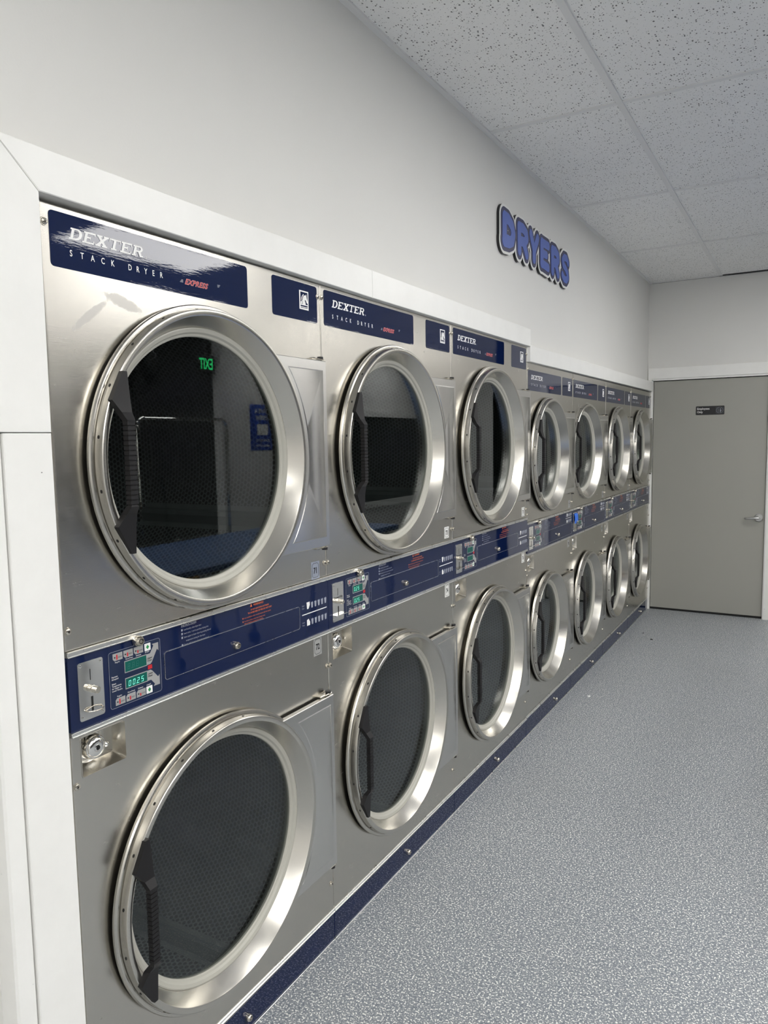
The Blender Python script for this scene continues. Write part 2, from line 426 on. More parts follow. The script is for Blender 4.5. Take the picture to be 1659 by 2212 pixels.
# ceiling: tiles laid in a white grid
TX = [0.524 + 0.61*k for k in range(0, 11)]; TY = [2.195 + 1.222*k for k in range(-6, 8)]
mb = MB(); mb.box(XW, XR, YN, YW-0.001, ZC+0.006, ZC+0.03); mb.box(1.3, XR, YW-0.001, YF, ZC+0.006, ZC+0.03)
struct('ceiling', mb, M_tile)
mb = MB()
for x in TX: mb.box(x-0.012, x+0.012, YN, YW-0.004 if x < 1.3 else YF, ZC, ZC+0.008, 0.0012)
for y in TY:
    for i in range(-1, len(TX)-1):
        xa = (XW if i < 0 else TX[i]+0.012); mb.box(xa, TX[i+1]-0.012, y-0.0125, y+0.0125, ZC+0.0012, ZC+0.008, 0.001)
struct('trim_1', mb, M_grid)
mb = MB()                                                            # wall angle, slightly wavy as in the photo
ya = YN; i = 0
while ya < YW:
    yb = min(ya+0.22, YW); dz = 0.0012*math.sin(i*2.1); dx = 0.002*math.sin(i*1.3+1)
    mb.add([(XW, ya, ZC-0.001+dz), (XW+0.022+dx, ya, ZC-0.001+dz), (XW+0.022+dx, ya, ZC+0.008), (XW, ya, ZC+0.008),
            (XW, yb, ZC-0.001+0.0012*math.sin((i+1)*2.1)), (XW+0.022+0.002*math.sin((i+1)*1.3+1), yb, ZC-0.001+0.0012*math.sin((i+1)*2.1)), (XW+0.022+0.002*math.sin((i+1)*1.3+1), yb, ZC+0.008), (XW, yb, ZC+0.008)],
           [(0, 1, 5, 4), (1, 2, 6, 5), (2, 3, 7, 6), (3, 0, 4, 7)])
    ya = yb; i += 1
mb.box(XW+0.02, 0.51, YW-0.016, YW, ZC-0.001, ZC+0.003)
struct('trim_2', mb, M_grid)
# black strip put in for the shade of a gap along the end wall
struct('gap_shade_strip', MB().box(0.54, 1.40, YW-0.020, YW-0.0005, ZC+0.001, ZC+0.0055), M_dark)

# white boards framing the machine row
def board(name, mb, m): return tag(mb.build(name, m, None, 30), kind='structure')
XF = 0.020
mb = MB(); a = [(-0.016, 1.9650), (-0.096, 2.0440)]
def slab(mb, yz, x0=XW, x1=XF, b=0.0015):
    n = len(yz); cy = sum(p[0] for p in yz)/n; cz = sum(p[1] for p in yz)/n
    ins = [(p[0] + (b if p[0] < cy else -b), p[1] + (b if p[1] < cz else -b)) for p in yz]
    vs = [(x0, *p) for p in yz] + [(x1-b, *p) for p in yz] + [(x1, *p) for p in ins]
    fs = [list(range(n))[::-1], [2*n+i for i in range(n)]]
    for i in range(n):
        j = (i+1) % n; fs += [(i, j, n+j, n+i), (n+i, n+j, 2*n+j, 2*n+i)]
    mb.add(vs, fs)
slab(mb, [(-0.0115, 1.9655), (1.1385, 1.9570), (1.1385, 2.0405), (-0.0945, 2.0425)])
slab(mb, [(1.1400, 1.9570), (2.6350, 1.9565), (2.6350, 2.0380), (1.1400, 2.0405)])
board('trim_4', mb, M_trim_y)
mb = MB()
slab(mb, [(2.6365, 1.8850), (5.8400, 1.8960), (5.8400, 1.9740), (2.6365, 1.9640)], x1=0.018)
mb.box(XW, 0.006, 2.632, 2.640, 1.885, 1.96)
board('trim_5', mb, M_trim_y)
mb = MB()
slab(mb, [(-0.1100, 1.5425), (-0.0150, 1.5425), (-0.0120, 1.9645), (-0.0950, 2.0420), (-0.1800, 2.0420), (-0.1800, 1.5425)])
slab(mb, [(-0.1095, 0.0), (-0.0145, 0.0), (-0.0155, 1.5410), (-0.1095, 1.5410)])
board('trim_6', mb, M_trim_z)
mb = MB()
slab(mb, [(-0.1500, 0.0), (-0.1110, 0.0), (-0.1110, 1.5400), (-0.1500, 1.5400)], x1=0.017, b=0.004)
board('trim_7', mb, M_trim_z)

# end-wall door with its casing
d = empty('door_1', (DX0, YW+0.02, 0)); tag(d, kind='structure')
def sub(mb, name, m, par, smooth=30):
    o = mb.build(name, m, None, smooth, tuple(par.location)); o.location = (0, 0, 0); o.parent = par; return o
mb = MB()
mb.box(XW+0.004, 0.006, YW-0.018, YW, 0, 1.998, 0.002); mb.box(DX1+0.004, DX1+0.075, YW-0.018, YW, 0, 1.998, 0.002)
mb.box(XW+0.004, X1-0.01, YW-0.019, YW, 1.998, 2.090, 0.002)
sub(mb, 'door_casing', M_trim_z, d)
mb = MB(); mb.box(DX0-0.006, DX0+0.004, YW-0.010, YW+0.1, 0.0, 1.990); mb.box(DX1-0.002, DX1+0.006, YW-0.010, YW+0.1, 0.0, 1.990); mb.box(DX0-0.006, DX1+0.006, YW-0.010, YW+0.1, 1.984, 1.998)
sub(mb, 'door_jamb', M_trim_z, d)
sub(MB().box(DX0+0.008, DX1-0.005, YW+0.012, YW+0.055, 0.018, 1.978, 0.002), 'door_leaf', M_doorpaint, d)
sub(MB().box(DX0+0.002, DX1, YW+0.016, YW+0.09, 0.001, 0.020), 'door_sweep', M_dark, d)
mb = MB(); mb.lathe([(0, 0.033), (-0.008, 0.033), (-0.012, 0.028), (-0.012, 0.014), (-0.045, 0.011), (-0.045, 0.0)], YW+0.012, 0.838, 32, False, 0.856, 'y')
mb.tube([(0.856, YW-0.036, 0.838), (0.835, YW-0.040, 0.838), (0.80, YW-0.040, 0.835), (0.765, YW-0.036, 0.832), (0.757, YW-0.028, 0.832)], 0.009, 12)
sub(mb, 'lever_handle', M_satin, d)
# plaque on the door
t = empty('door_sign', (0.467, YW+0.012, 1.72))
tag(t, 'small black plastic sign reading Employees Only on the grey door', 'sign')
def xz_text(mb, s, x, z, size, y, sx=1.0, offset=0.0):
    V, F = glyphs(s, 'LEFT', 0.0, offset, 1.0)
    mb.add([(x+p[0]*size*sx, y, z+p[1]*size) for p in V], F)
mb = MB(); n = 40; pts = rr_pts(0.358, 0.577, 1.684, 1.756, 0.006)
k = len(pts); mb.add([(p[0], YW+0.012, p[1]) for p in pts]+[(p[0], YW+0.009, p[1]) for p in pts], [list(range(k)), [k+i for i in range(k)][::-1]]+[(i, (i+1) % k, k+(i+1) % k, k+i) for i in range(k)])
sub(mb, 'sign_plate', M_black, t)
mb = MB(); xz_text(mb, 'Employees', 0.368, 1.727, 0.0235, YW+0.0085, 0.95, 0.012); xz_text(mb, 'Only', 0.368, 1.700, 0.0235, YW+0.0085, 0.95, 0.012)
sub(mb, 'lettering', M_white, t)
mb = MB()
for r0, r1 in ((0.024, 0.0255), (0.0295, 0.0302)):
    for k in range(32 if r0 < 0.029 else 4):
        nn = 32 if r0 < 0.029 else 4; a0, a1 = 2*PI*k/nn + (PI/4 if nn == 4 else 0), 2*PI*(k+1)/nn + (PI/4 if nn == 4 else 0)
        q = 1.0 if nn == 32 else 1.28
        mb.add([(0.541+q*r0*math.cos(a0), YW+0.0085, 1.720+q*r0*math.sin(a0)*(1 if nn == 32 else .92)), (0.541+q*r1*math.cos(a0), YW+0.0085, 1.720+q*r1*math.sin(a0)*(1 if nn == 32 else .92)),
                (0.541+q*r1*math.cos(a1), YW+0.0085, 1.720+q*r1*math.sin(a1)*(1 if nn == 32 else .92)), (0.541+q*r0*math.cos(a1), YW+0.0085, 1.720+q*r0*math.sin(a1)*(1 if nn == 32 else .92))], [(0, 1, 2, 3)])
for px, pz, wx, hz in ((0.527, 1.720, 0.0015, 0.032), (0.536, 1.720, 0.0015, 0.036), (0.548, 1.730, 0.006, 0.008), (0.549, 1.716, 0.009, 0.014), (0.547, 1.706, 0.004, 0.010)):
    mb.add([(px-wx/2, YW+0.0085, pz-hz/2), (px+wx/2, YW+0.0085, pz-hz/2), (px+wx/2, YW+0.0085, pz+hz/2), (px-wx/2, YW+0.0085, pz+hz/2)], [(0, 1, 2, 3)])
sub(mb, 'pictogram', M_greyprint, t)

# ------------------------------------------------------------------ troffers
def troffer(x, y, label):
    t = empty('ceiling_light', (x, y, ZC)); tag(t, label, 'light', 'recessed ceiling lights')
    mb = MB(); hx, hy = 0.293, 0.598
    for a, b_ in (((-hx, -hx+.022), (-hy, hy)), ((hx-.022, hx), (-hy, hy)), ((-hx+.022, hx-.022), (-hy, -hy+.022)), ((-hx+.022, hx-.022), (hy-.022, hy))):
        mb.box(x+a[0], x+a[1], y+b_[0], y+b_[1], ZC-0.002, ZC+0.006, 0.001)
    sub(mb, 'light_frame', M_grid, t)
    sub(MB().box(x-hx+.022, x+hx-.022, y-hy+.022, y+hy-.022, ZC-0.001, ZC+0.0055), 'diffuser', M_diff, t)
TC = [(1.439, 1), (2.659, 0), (3.879, 1), (5.709, 1)]  # aisle column is unseen, added to brighten the dryer wall
names = {0: 'added fill row over the aisle', 1: 'second row from the dryers', 2: 'third row from the dryers, far end added', 3: 'row farthest from the dryers'}
order = ['first', 'second', 'third', 'fourth', 'fifth', 'sixth', 'seventh']
for ci, (x, ph) in enumerate(TC):
    q = 0
    for k in range(-6, 7, 2):
        y = 2.806 + 1.222*(k + ph)
        if YN+0.7 < y < (5.3, 3.5, 10.3, 5.0)[ci]:  # third column carries on at the far end, added to brighten wall_right
            troffer(x, y, 'recessed ceiling light, %s, %s from the front wall' % (names[ci], order[q])); q += 1

# ------------------------------------------------------------------ dryers
def holed(mb, y0, y1, z0, z1, cy, cz, r, x, n=96):
    ang = [2*PI*k/n for k in range(n)] + [math.atan2(b-cz, a-cy) % (2*PI) for a in (y0, y1) for b in (z0, z1)]
    ang = sorted(set(round(a, 6) for a in ang)); inn, out = [], []
    for a in ang:
        c, s = math.cos(a), math.sin(a)
        ts = []
        if c > 1e-9: ts.append((y1-cy)/c)
        if c < -1e-9: ts.append((y0-cy)/c)
        if s > 1e-9: ts.append((z1-cz)/s)
        if s < -1e-9: ts.append((z0-cz)/s)
        tt = min(ts); out.append((x, cy+c*tt, cz+s*tt)); inn.append((x, cy+c*r, cz+s*r))
    m = len(ang); back = [(x-0.03, p[1], p[2]) for p in inn]
    fs = [(i, (i+1) % m, m+(i+1) % m, m+i) for i in range(m)] + [(m+i, m+(i+1) % m, 2*m+(i+1) % m, 2*m+i) for i in range(m)]
    mb.add(out+inn+back, fs)
def returns(mb, y0, y1, z0, z1, e=0.003, dp=0.04):     # rolled edges of a sheet-metal front
    a = [(0, y0+e, z0+e), (0, y1-e, z0+e), (0, y1-e, z1-e), (0, y0+e, z1-e)]
    m_ = [(-e*.35, y0+e*.35, z0+e*.35), (-e*.35, y1-e*.35, z0+e*.35), (-e*.35, y1-e*.35, z1-e*.35), (-e*.35, y0+e*.35, z1-e*.35)]
    b = [(-e, y0, z0), (-e, y1, z0), (-e, y1, z1), (-e, y0, z1)]
    c = [(-dp, y0, z0), (-dp, y1, z0), (-dp, y1, z1), (-dp, y0, z1)]
    mb.add(a+m_+b+c, [(q*4+i, q*4+(i+1) % 4, (q+1)*4+(i+1) % 4, (q+1)*4+i) for q in range(3) for i in range(4)])

def make_door(par, P, cz):
    cy = P['cy']; Rf, Rr, Ri, Rg, Rw = P['R']
    prof = [(0.008, Rf-0.020), (0.0085, Rf-0.004), (0.011, Rf), (0.017, Rf+0.0006), (0.0205, Rf-0.0015), (0.0212, Rf-0.0035), (0.0212, Rr+0.0040), (0.0192, Rr+0.0034), (0.0192, Rr+0.0022), (0.0208, Rr+0.0018),
            (0.0380, Rr+0.0002), (0.0402, Rr-0.0006), (0.0415, Rr-0.0022), (0.0418, Rr-0.0050), (0.0410, Ri+0.0030), (0.0400, Ri+0.0008), (0.0375, Ri-0.0008),
            (0.0010, Rg+0.0004), (-0.0030, Rg+0.0004), (-0.0030, Rg+0.010)]
    mb = MB(); mb.lathe(prof, cy, cz, 160)
    mb.cur = 1
    for k in range(20):                                 # small dark holes round the door edge
        a = math.radians(9+18*k); rr = Rr+0.0018; 
        u = Vector((0, -math.sin(a), math.cos(a))); ct = Vector((0.0300, cy+rr*math.cos(a), cz+rr*math.sin(a))); nn = Vector((0, math.cos(a), math.sin(a)))
        vs = [ct + u*0.0036*math.cos(q*PI/6) + Vector((1, 0, 0))*0.0024*math.sin(q*PI/6) for q in range(12)]
        mb.add([v_ for v_ in vs]+[v_-nn*0.004 for v_ in vs], [list(range(12))]+[(q, (q+1) % 12, 12+(q+1) % 12, 12+q) for q in range(12)])
    mb.cur = 0
    seam = MB()
    d = mb.build('dryer_door', [M_ring, M_dark], None, 28, (0, cy, cz)); d.parent = par
    def part(mb_, name, m, smooth=30):
        o = mb_.build(name, m, None, smooth, (0, cy, cz)); o.location = (0, 0, 0); o.parent = d; return o
    mb = MB(); mb.lathe([(0.0010, Rg), (0.0016, Rg-0.003), (-0.0010, Rg-0.010), (-0.0060, Rw+0.006), (-0.0080, Rw+0.0015), (-0.0105, Rw), (-0.0220, Rw), (-0.0220, Rg), ], cy, cz, 128)
    part(mb, 'gasket', M_gasket)
    mb = MB(); mb.lathe([(-0.0125, Rw+0.004), (-0.0125, 0.0), (-0.0170, 0.0), (-0.0170, Rw+0.004)], cy, cz, 96, True)
    part(mb, 'door_window', M_glass)
    # hinge plate
    hz, hy = P['hz'], P['hy']
    def arcpoly(r, z, y):
        a = math.asin(min(0.99, z/r)); pts = [(r*math.cos(a - 2*a*i/28), r*math.sin(a - 2*a*i/28)) for i in range(29)]
        return [(cy+p, cz+q) for p, q in pts] + [(cy+y, cz-z), (cy+y, cz+z)]
    mb = MB(); po = arcpoly(Rr+0.003, hz, hy); n = len(po)
    mb.prism(po, 0.009, 0.0225)
    ins = [(p[0] - (0.0016 if i >= 29 else -0.0006), p[1] + (-0.0016 if (p[1] > cz) else 0.0016)) for i, p in enumerate(po)]
    mb.add([(0.0225, *p) for p in po]+[(0.0238, *p) for p in ins], [[n+i for i in range(n)]]+[(i, (i+1) % n, n+(i+1) % n, n+i) for i in range(n)])
    e0 = arcpoly(Rf+0.020, hz-0.026, hy-0.016); e1 = [(p[0]+(0.004 if i < 29 else -0.004), p[1]*1.0+(-0.003 if p[1] > cz else 0.003)) for i, p in enumerate(e0)]
    n = len(e0); mb.add([(0.0238, *p) for p in e0]+[(0.0250, *p) for p in e1], [[n+i for i in range(n)]]+[(i, (i+1) % n, n+(i+1) % n, n+i) for i in range(n)])
    part(mb, 'hinge_plate', M_hinge, 20)
    for sg in (1, -1):
        mb = MB(); z = cz+sg*hz
        mb.box(-0.002, 0.016, cy+hy-0.055, cy+hy-0.030, z+sg*0.001, z+sg*0.006, 0.001)
        mb.box(0.004, 0.020, cy+hy-0.034, cy+hy-0.002, z+sg*0.0035, z+sg*0.006, 0.001)
        mb.cur = 1; mb.cyl(*sorted((z+sg*0.006, z+sg*0.012)), cy+hy-0.012, 0, 0.0085, 16, 'z', 0.013)
        # cyl with axis z takes the height first and sits on the plane origin, so shift it
        part(mb, 'hinge_pin', [M_nickel, M_black])
    # handle
    dy = P['hdy']; S = []
    for z, yl, yr, xb, xf in ((0.180, -0.2835, -0.2700, 0.040, 0.0485), (0.123, -0.3140, -0.2680, 0.040, 0.0520), (0.100, -0.2965, -0.2685, 0.0405, 0.0560), (0.0845, -0.2940, -0.2720, 0.0530, 0.0675)):
        S.append((z, yl, yr, xb, xf))
    zz = 0.082; nr = 17; st = 2*zz/nr
    for i in range(nr):
        zt = zz - i*st
        S.append((zt, -0.2930, -0.2725, 0.0540, 0.0670)); S.append((zt-st+0.0026, -0.2930, -0.2725, 0.0540, 0.0670))
        S.append((zt-st+0.0020, -0.2912, -0.2745, 0.0552, 0.0652)); S.append((zt-st+0.0006, -0.2912, -0.2745, 0.0552, 0.0652))
    for z, yl, yr, xb, xf in ((-0.0845, -0.2940, -0.2720, 0.0530, 0.0675), (-0.100, -0.2965, -0.2685, 0.0405, 0.0560), (-0.123, -0.3140, -0.2680, 0.040, 0.0520), (-0.180, -0.2800, -0.2680, 0.040, 0.0485)):
        S.append((z, yl, yr, xb, xf))
    mb = MB(); vs = []
    for z, yl, yr, xb, xf in S: vs += [(xb, cy+yl+dy, cz+z), (xf, cy+yl+dy+.001, cz+z), (xf, cy+yr+dy-.001, cz+z), (xb, cy+yr+dy, cz+z)]
    m = len(S); fs = [(i*4+k, i*4+(k+1) % 4, (i+1)*4+(k+1) % 4, (i+1)*4+k) for i in range(m-1) for k in range(4)] + [(0, 1, 2, 3), tuple((m-1)*4+k for k in range(4))]
    mb.add(vs, fs); part(mb, 'door_handle', M_handle, 20)
    return d

def slab_letters(mb, y, z, h, wtot, x):
    sh = 0.30; st = 0.28; t = 0.14
    lay = [0]
    def q(pts):
        lay[0] += 1; mb.add([(x+.000012*lay[0], y+(a+b*sh)*h, z+b*h) for a, b in pts], [list(range(len(pts)))])
    def rect(a0, b0, a1, b1): q([(a0, b0), (a1, b0), (a1, b1), (a0, b1)])
    adv = wtot/h/6.05; W = adv*0.93; o = 0.0
    def D(o):
        rect(o, 0, o+.55*W, t); rect(o, 1-t, o+.55*W, 1); rect(o+.14, t, o+.14+st, 1-t)
        n = 14
        for k in range(n):
            a0, a1 = -PI/2+PI*k/n, -PI/2+PI*(k+1)/n; cx = o+.50*W; ro = (W*.50, .5); ri = (W*.50-st*1.15, .5-t)
            q([(cx+ro[0]*math.cos(a0), .5+ro[1]*math.sin(a0)), (cx+ro[0]*math.cos(a1), .5+ro[1]*math.sin(a1)), (cx+ri[0]*math.cos(a1), .5+ri[1]*math.sin(a1)), (cx+ri[0]*math.cos(a0), .5+ri[1]*math.sin(a0))])
    def E_(o):
        rect(o, 0, o+W*.95, t); rect(o, 1-t, o+W*.95, 1); rect(o+.14, t, o+.14+st, 1-t); rect(o+.14+st, .45, o+.62*W, .45+t)
        rect(o+W*.95-.09, t, o+W*.95, .30); rect(o+W*.95-.09, .72, o+W*.95, 1-t); rect(o+.62*W-.07, .35, o+.62*W, .66)
    def X_(o):
        q([(o+.10, t), (o+.10+st*1.25, t), (o+W*.92, 1-t), (o+W*.92-st*1.25, 1-t)]); q([(o+.10, 1-t), (o+.10+st*1.25, 1-t), (o+W*.92, t), (o+W*.92-st*1.25, t)])
        for a in (0, W*.56): rect(o+a, 0, o+a+W*.46, t); rect(o+a, 1-t, o+a+W*.46, 1)
    def T_(o):
        rect(o, 1-t, o+W, 1); rect(o+W/2-st/2, t, o+W/2+st/2, 1-t); rect(o+W*.25, 0, o+W*.75, t); rect(o, .68, o+.09, 1-t); rect(o+W-.09, .68, o+W, 1-t)
    def R_(o):
        rect(o, 0, o+.48, t); rect(o, 1-t, o+.6*W, 1); rect(o+.14, t, o+.14+st, 1-t); rect(o+.14+st, .42, o+.6*W, .42+t)
        n = 10
        for k in range(n):
            a0, a1 = -PI/2+PI*k/n, -PI/2+PI*(k+1)/n; cx = o+.58*W; ro = (W*.34, .29); ri = (W*.34-st, .29-t)
            q([(cx+ro[0]*math.cos(a0), .71+ro[1]*math.sin(a0)), (cx+ro[0]*math.cos(a1), .71+ro[1]*math.sin(a1)), (cx+ri[0]*math.cos(a1), .71+ri[1]*math.sin(a1)), (cx+ri[0]*math.cos(a0), .71+ri[1]*math.sin(a0))])
        q([(o+.50*W, .46), (o+.50*W+st*1.2, .46), (o+W*.98, .0), (o+W*.98-st*1.1, .0)]); rect(o+W*.82, 0, o+W*1.04, t)
    for fn in (D, E_, X_, T_, E_, R_): fn(o); o += adv
PLATE_X = 0.0008
def make_nameplates(par, zt):
    # zt: z of the plate tops; plates are 0.100 tall
    z0 = zt-0.100
    def sub2(mb, name, m, p_, smooth=30):
        o = mb.build(name, m, None, smooth); o.parent = p_; return o
    n1 = sub2(MB().rrect(0.018, 0.567, z0, zt, 0.008, 0, PLATE_X), 'nameplate', M_navy_vinyl, par)
    mb = MB(); slab_letters(mb, 0.058, z0+0.0560, 0.0215, 0.180, PLATE_X+.0003); 
    for i_, c_ in enumerate('STACK'): mb.text(c_, 0.0590+.0237*i_, z0+0.0245, 0.0165, PLATE_X+.0001, sx=0.78, offset=0.012)
    for i_, c_ in enumerate('DRYER'): mb.text(c_, 0.1965+.0213*i_, z0+0.0245, 0.0165, PLATE_X+.0001, sx=0.78, offset=0.012)
    mb.text('®', 0.2435, z0+0.056, 0.006, PLATE_X+.0001)
    sub2(mb, 'white_lettering', M_white, n1)
    mb = MB(); mb.text('EXPRESS', 0.3540, z0+0.0235, 0.0165, PLATE_X+.0001, sx=1.04, shear=0.42, offset=0.045, spacing=1.12)
    sub2(mb, 'lettering_outline', M_pink, n1)
    mb = MB(); mb.text('EXPRESS', 0.3540, z0+0.0235, 0.0165, PLATE_X+.0004, sx=1.04, shear=0.42, offset=0.010, spacing=1.12)
    sub2(mb, 'red_lettering', M_red, n1)
    mb = MB(); mb3 = MB()
    for i in range(4): mb.box(PLATE_X, PLATE_X+.0003, 0.340+i*0.0015, 0.3495, z0+0.0255+i*0.0017, z0+0.0263+i*0.0017); mb3.box(PLATE_X, PLATE_X+.0003, 0.4595, 0.469-i*0.0015, z0+0.0385-i*0.0017, z0+0.0393-i*0.0017)
    sub2(mb, 'speed_lines', M_greyprint, n1); sub2(mb3, 'speed_lines', M_greyprint, n1)
    return n1
def make_emblem(par, y0, y1, zt):
    z0 = zt-0.100
    n2 = MB().rrect(y0, y1, z0, zt, 0.008, 0, PLATE_X).build('emblem_plate', M_navy_vinyl, par)
    a = y1-0.083; b = a+0.042; zb = zt-0.070; zt2 = zt-0.020; X = PLATE_X
    mb = MB(); mb.box(X, X+.0003, a, b, zb, zt2)
    o = mb.build('emblem', M_white, None); o.parent = n2
    P_ = lambda u, v: (a+u*(b-a), zt2-v*(zt2-zb))
    mb = MB()
    def pl(pts, x0, x1): mb.prism([P_(*p) for p in pts], x0, x1)
    mb.cur = 1; pl([(.12, .07), (.90, .07), (.90, .72), (.12, .72)], X+.0003, X+.0005)
    for v0, v1 in ((.775, .845), (.885, .915)): pl([(.12, v0), (.90, v0), (.90, v1), (.12, v1)], X+.0003, X+.0005)
    mb.cur = 0; pl([(.34, .72), (.33, .50), (.38, .36), (.46, .27), (.58, .22), (.68, .23), (.76, .15), (.77, .27), (.80, .36), (.88, .52), (.90, .60), (.84, .65), (.77, .60), (.70, .50), (.60, .46), (.58, .52), (.64, .60), (.68, .72)], X+.0005, X+.0008)
    for u, v in ((.26, .56), (.24, .46), (.27, .37), (.33, .29), (.42, .22)): pl([(u, v+.05), (u-.08, v+.02), (u-.02, v-.03), (u+.06, v-.04)], X+.0005, X+.0008)
    pl([(.14, .60), (.28, .60), (.28, .71), (.14, .71)], X+.0005, X+.0008)
    o = mb.build('horse_emblem', [M_white, M_navy], None); o.parent = n2
    return n2
def lock_cyl(par, y, z, x0, name='panel_lock', r=0.0095, ln=0.013):
    mb = MB(); mb.lathe([(x0, r), (x0+ln*.55, r), (x0+ln*.8, r*.93), (x0+ln, r*.72), (x0+ln, r*.52), (x0+ln-.002, r*.50), (x0+ln-.002, r*.36), (x0+ln-.0005, r*.34), (x0+ln-.0005, 0.0)], y, z, 24, False)
    mb.cur = 1; mb.lathe([(x0+ln-.0019, r*.51), (x0+ln-.0017, r*.37)], y, z, 24, False)
    mb.box(x0+ln-.001, x0+ln+.0002, y+r*.2, y+r*.62, z+r*.1, z+r*.3)
    o = mb.build(name, [M_nickel, M_dark], par); return o
def screw(par, y, z, r=0.0072):
    mb = MB(); mb.lathe([(0.0, r*1.15), (0.0012, r*1.1), (0.0012, r*.9), (0.003, r*.8), (0.0042, r*.5), (0.0044, 0.0)], y, z, 20, False)
    mb.cur = 1; mb.box(0.0040, 0.0047, y-r*.38, y+r*.38, z-r*.09, z+r*.09); mb.box(0.0040, 0.0047, y-r*.09, y+r*.09, z-r*.38, z+r*.38)
    return mb.build('screw', [M_nickel, M_dark], par)
def seven_seg(mb, s, y, z, h, x):
    SEG = {'0': 'abcdef', '2': 'abged', '5': 'afgcd', '8': 'abcdefg', ' ': ''}
    w_ = h*.52; t = h*.10
    for c in s:
        if c == '.': mb.box(x, x+.0003, y-h*.14, y-h*.04, z, z+t); continue
        G = {'a': (0, h-t, w_, h), 'd': (0, 0, w_, t), 'g': (0, h/2-t/2, w_, h/2+t/2), 'b': (w_-t, h/2, w_, h), 'c': (w_-t, 0, w_, h/2), 'f': (0, h/2, t, h), 'e': (0, 0, t, h/2)}
        for k in SEG[c]:
            a0, b0, a1, b1 = G[k]; g = t*.15
            mb.add([(x+.0002, y+a0+g+b*.12, z+b) if False else (x+.0002, y+a+(b*.12), z+b) for a, b in ((a0+g, b0+g), (a1-g, b0+g), (a1-g, b1-g), (a0+g, b1-g))], [(0, 1, 2, 3)])
        y += h*.98
def make_control(par, W, cb, ct, coin, pad, box_, lockm, lockt, ind, txt, low=False):
    X = 0.004
    mb = MB(); mb.box(-0.03, X, 0.0008, W-0.0008, cb, ct); cp = mb.build('control_panel', M_navy, par)
    def s(mb_, name, m, smooth=30):
        o = mb_.build(name, m, None, smooth); o.parent = cp; return o
    for z0, z1 in ((ct, ct+0.0105), (cb-0.0095, cb)):
        mb = MB(); mb.box(-0.02, 0.0065, 0.0006, W-0.0006, z0+0.0012, z1-0.0012, 0.0008); mb.box(-0.02, 0.0085, 0.0006, W-0.0006, z0, z0+0.0016, 0.0004); mb.box(-0.02, 0.0085, 0.0006, W-0.0006, z1-0.0016, z1, 0.0004)
        s(mb, 'edging_strip', M_alum)
    # coin plate
    a, b = coin; yc = (a+b)/2; mb = MB()
    mb.rrect(a, b, cb+0.015, cb+0.131, 0.005, X-.001, X+.0018)
    for yy in (a+.006, b-.006):
        for zz in (cb+.022, cb+.124): mb.lathe([(X+.0018, .0028), (X+.003, .0024), (X+.0036, 0)], yy, zz, 12, False)
    mb.cur = 1; mb.box(X+.0016, X+.0020, yc-.0022, yc-.0006, cb+.092, cb+.114); mb.box(X+.0016, X+.0020, yc-.002, yc+.0028, cb+.030, cb+.059)
    mb.cur = 0
    s(mb, 'coin_plate', [M_chrome, M_dark])
    mb = MB(); mb.lathe([(X, .0075), (X+.006, .0075), (X+.0065, .0065), (X+.0085, .0065), (X+.009, .0072), (X+.019, .0068), (X+.0205, .0055), (X+.0205, 0)], yc+.001, cb+.074, 24, False)
    s(mb, 'coin_return_button', M_nickel)
    # keypad
    a, b = pad; h0, h1 = cb+0.016, cb+0.132; wd, hh = b-a, h1-h0
    K = lambda u, v: (a+u*wd, h0+v*hh)
    kp = MB().rrect(a, b, h0, h1, 0.005, X, X+.0008); kp.build('keypad', M_keypad, None).parent = cp
    XK = X+.0008
    mb = MB(); pts = rr_pts(a, b, h0, h1, 0.005); mb.outline(pts, -0.0006, XK, XK+.0002); s(mb, 'keypad_outline', M_greyprint)
    mb = MB()
    for r_, v0, v1 in ((0, .835, .965), (1, .035, .165)):
        for i in range(3):
            u0 = .075+.2*i + (.015 if r_ else 0); u1 = u0+.18
            pts = [(u0+.03, v0), (u1, v0), (u1, v1), (u0, v1), (u0, v0+.035)] if r_ == 0 else [(u0, v0), (u1, v0), (u1, v1), (u0+.03, v1), (u0, v1-.035)]
            mb.prism([K(*p) for p in pts], XK, XK+.0004)
    mb.prism([K(*p) for p in [(.72, .57), (.79, .57), (.82, .60), (.935, .815), (.965, .775), (.965, .93), (.835, .93), (.865, .895), (.79, .77), (.72, .77)]], XK, XK+.0003)
    mb.prism([K(*p) for p in [(.72, .27), (.79, .27), (.865, .17), (.835, .135), (.965, .135), (.965, .32), (.935, .285), (.82, .435), (.79, .46), (.72, .46)]], XK, XK+.0003)
    for v0, v1 in ((.56, .775), (.265, .465)):
        mb.prism([K(.285, v0), K(.72, v0), K(.72, v1), K(.285, v1)], XK, XK+.00025)
    s(mb, 'key_legend', M_keygrey)
    mb = MB()
    for v0 in (.835, .035):
        mb = MB(); mb.rrect(a+.685*wd, a+.805*wd, h0+v0*hh, h0+(v0+.135)*hh, .0012, XK, XK+.0005); s(mb, 'start_key', M_white)
        c = K(.745, v0+.0675); q = .0050; mb = MB(); mb.prism([(c[0]-q*.85, c[1]), (c[0], c[1]-q), (c[0]+q*.85, c[1]), (c[0], c[1]+q)], XK+.0005, XK+.0007); s(mb, 'start_symbol', M_green)
    for v0, v1 in ((.575, .76), (.28, .45)):
        mb = MB(); mb.prism([K(.295, v0), K(.71, v0), K(.71, v1), K(.295, v1)], XK+.0002, XK+.0005); s(mb, 'display_window', M_lcd)
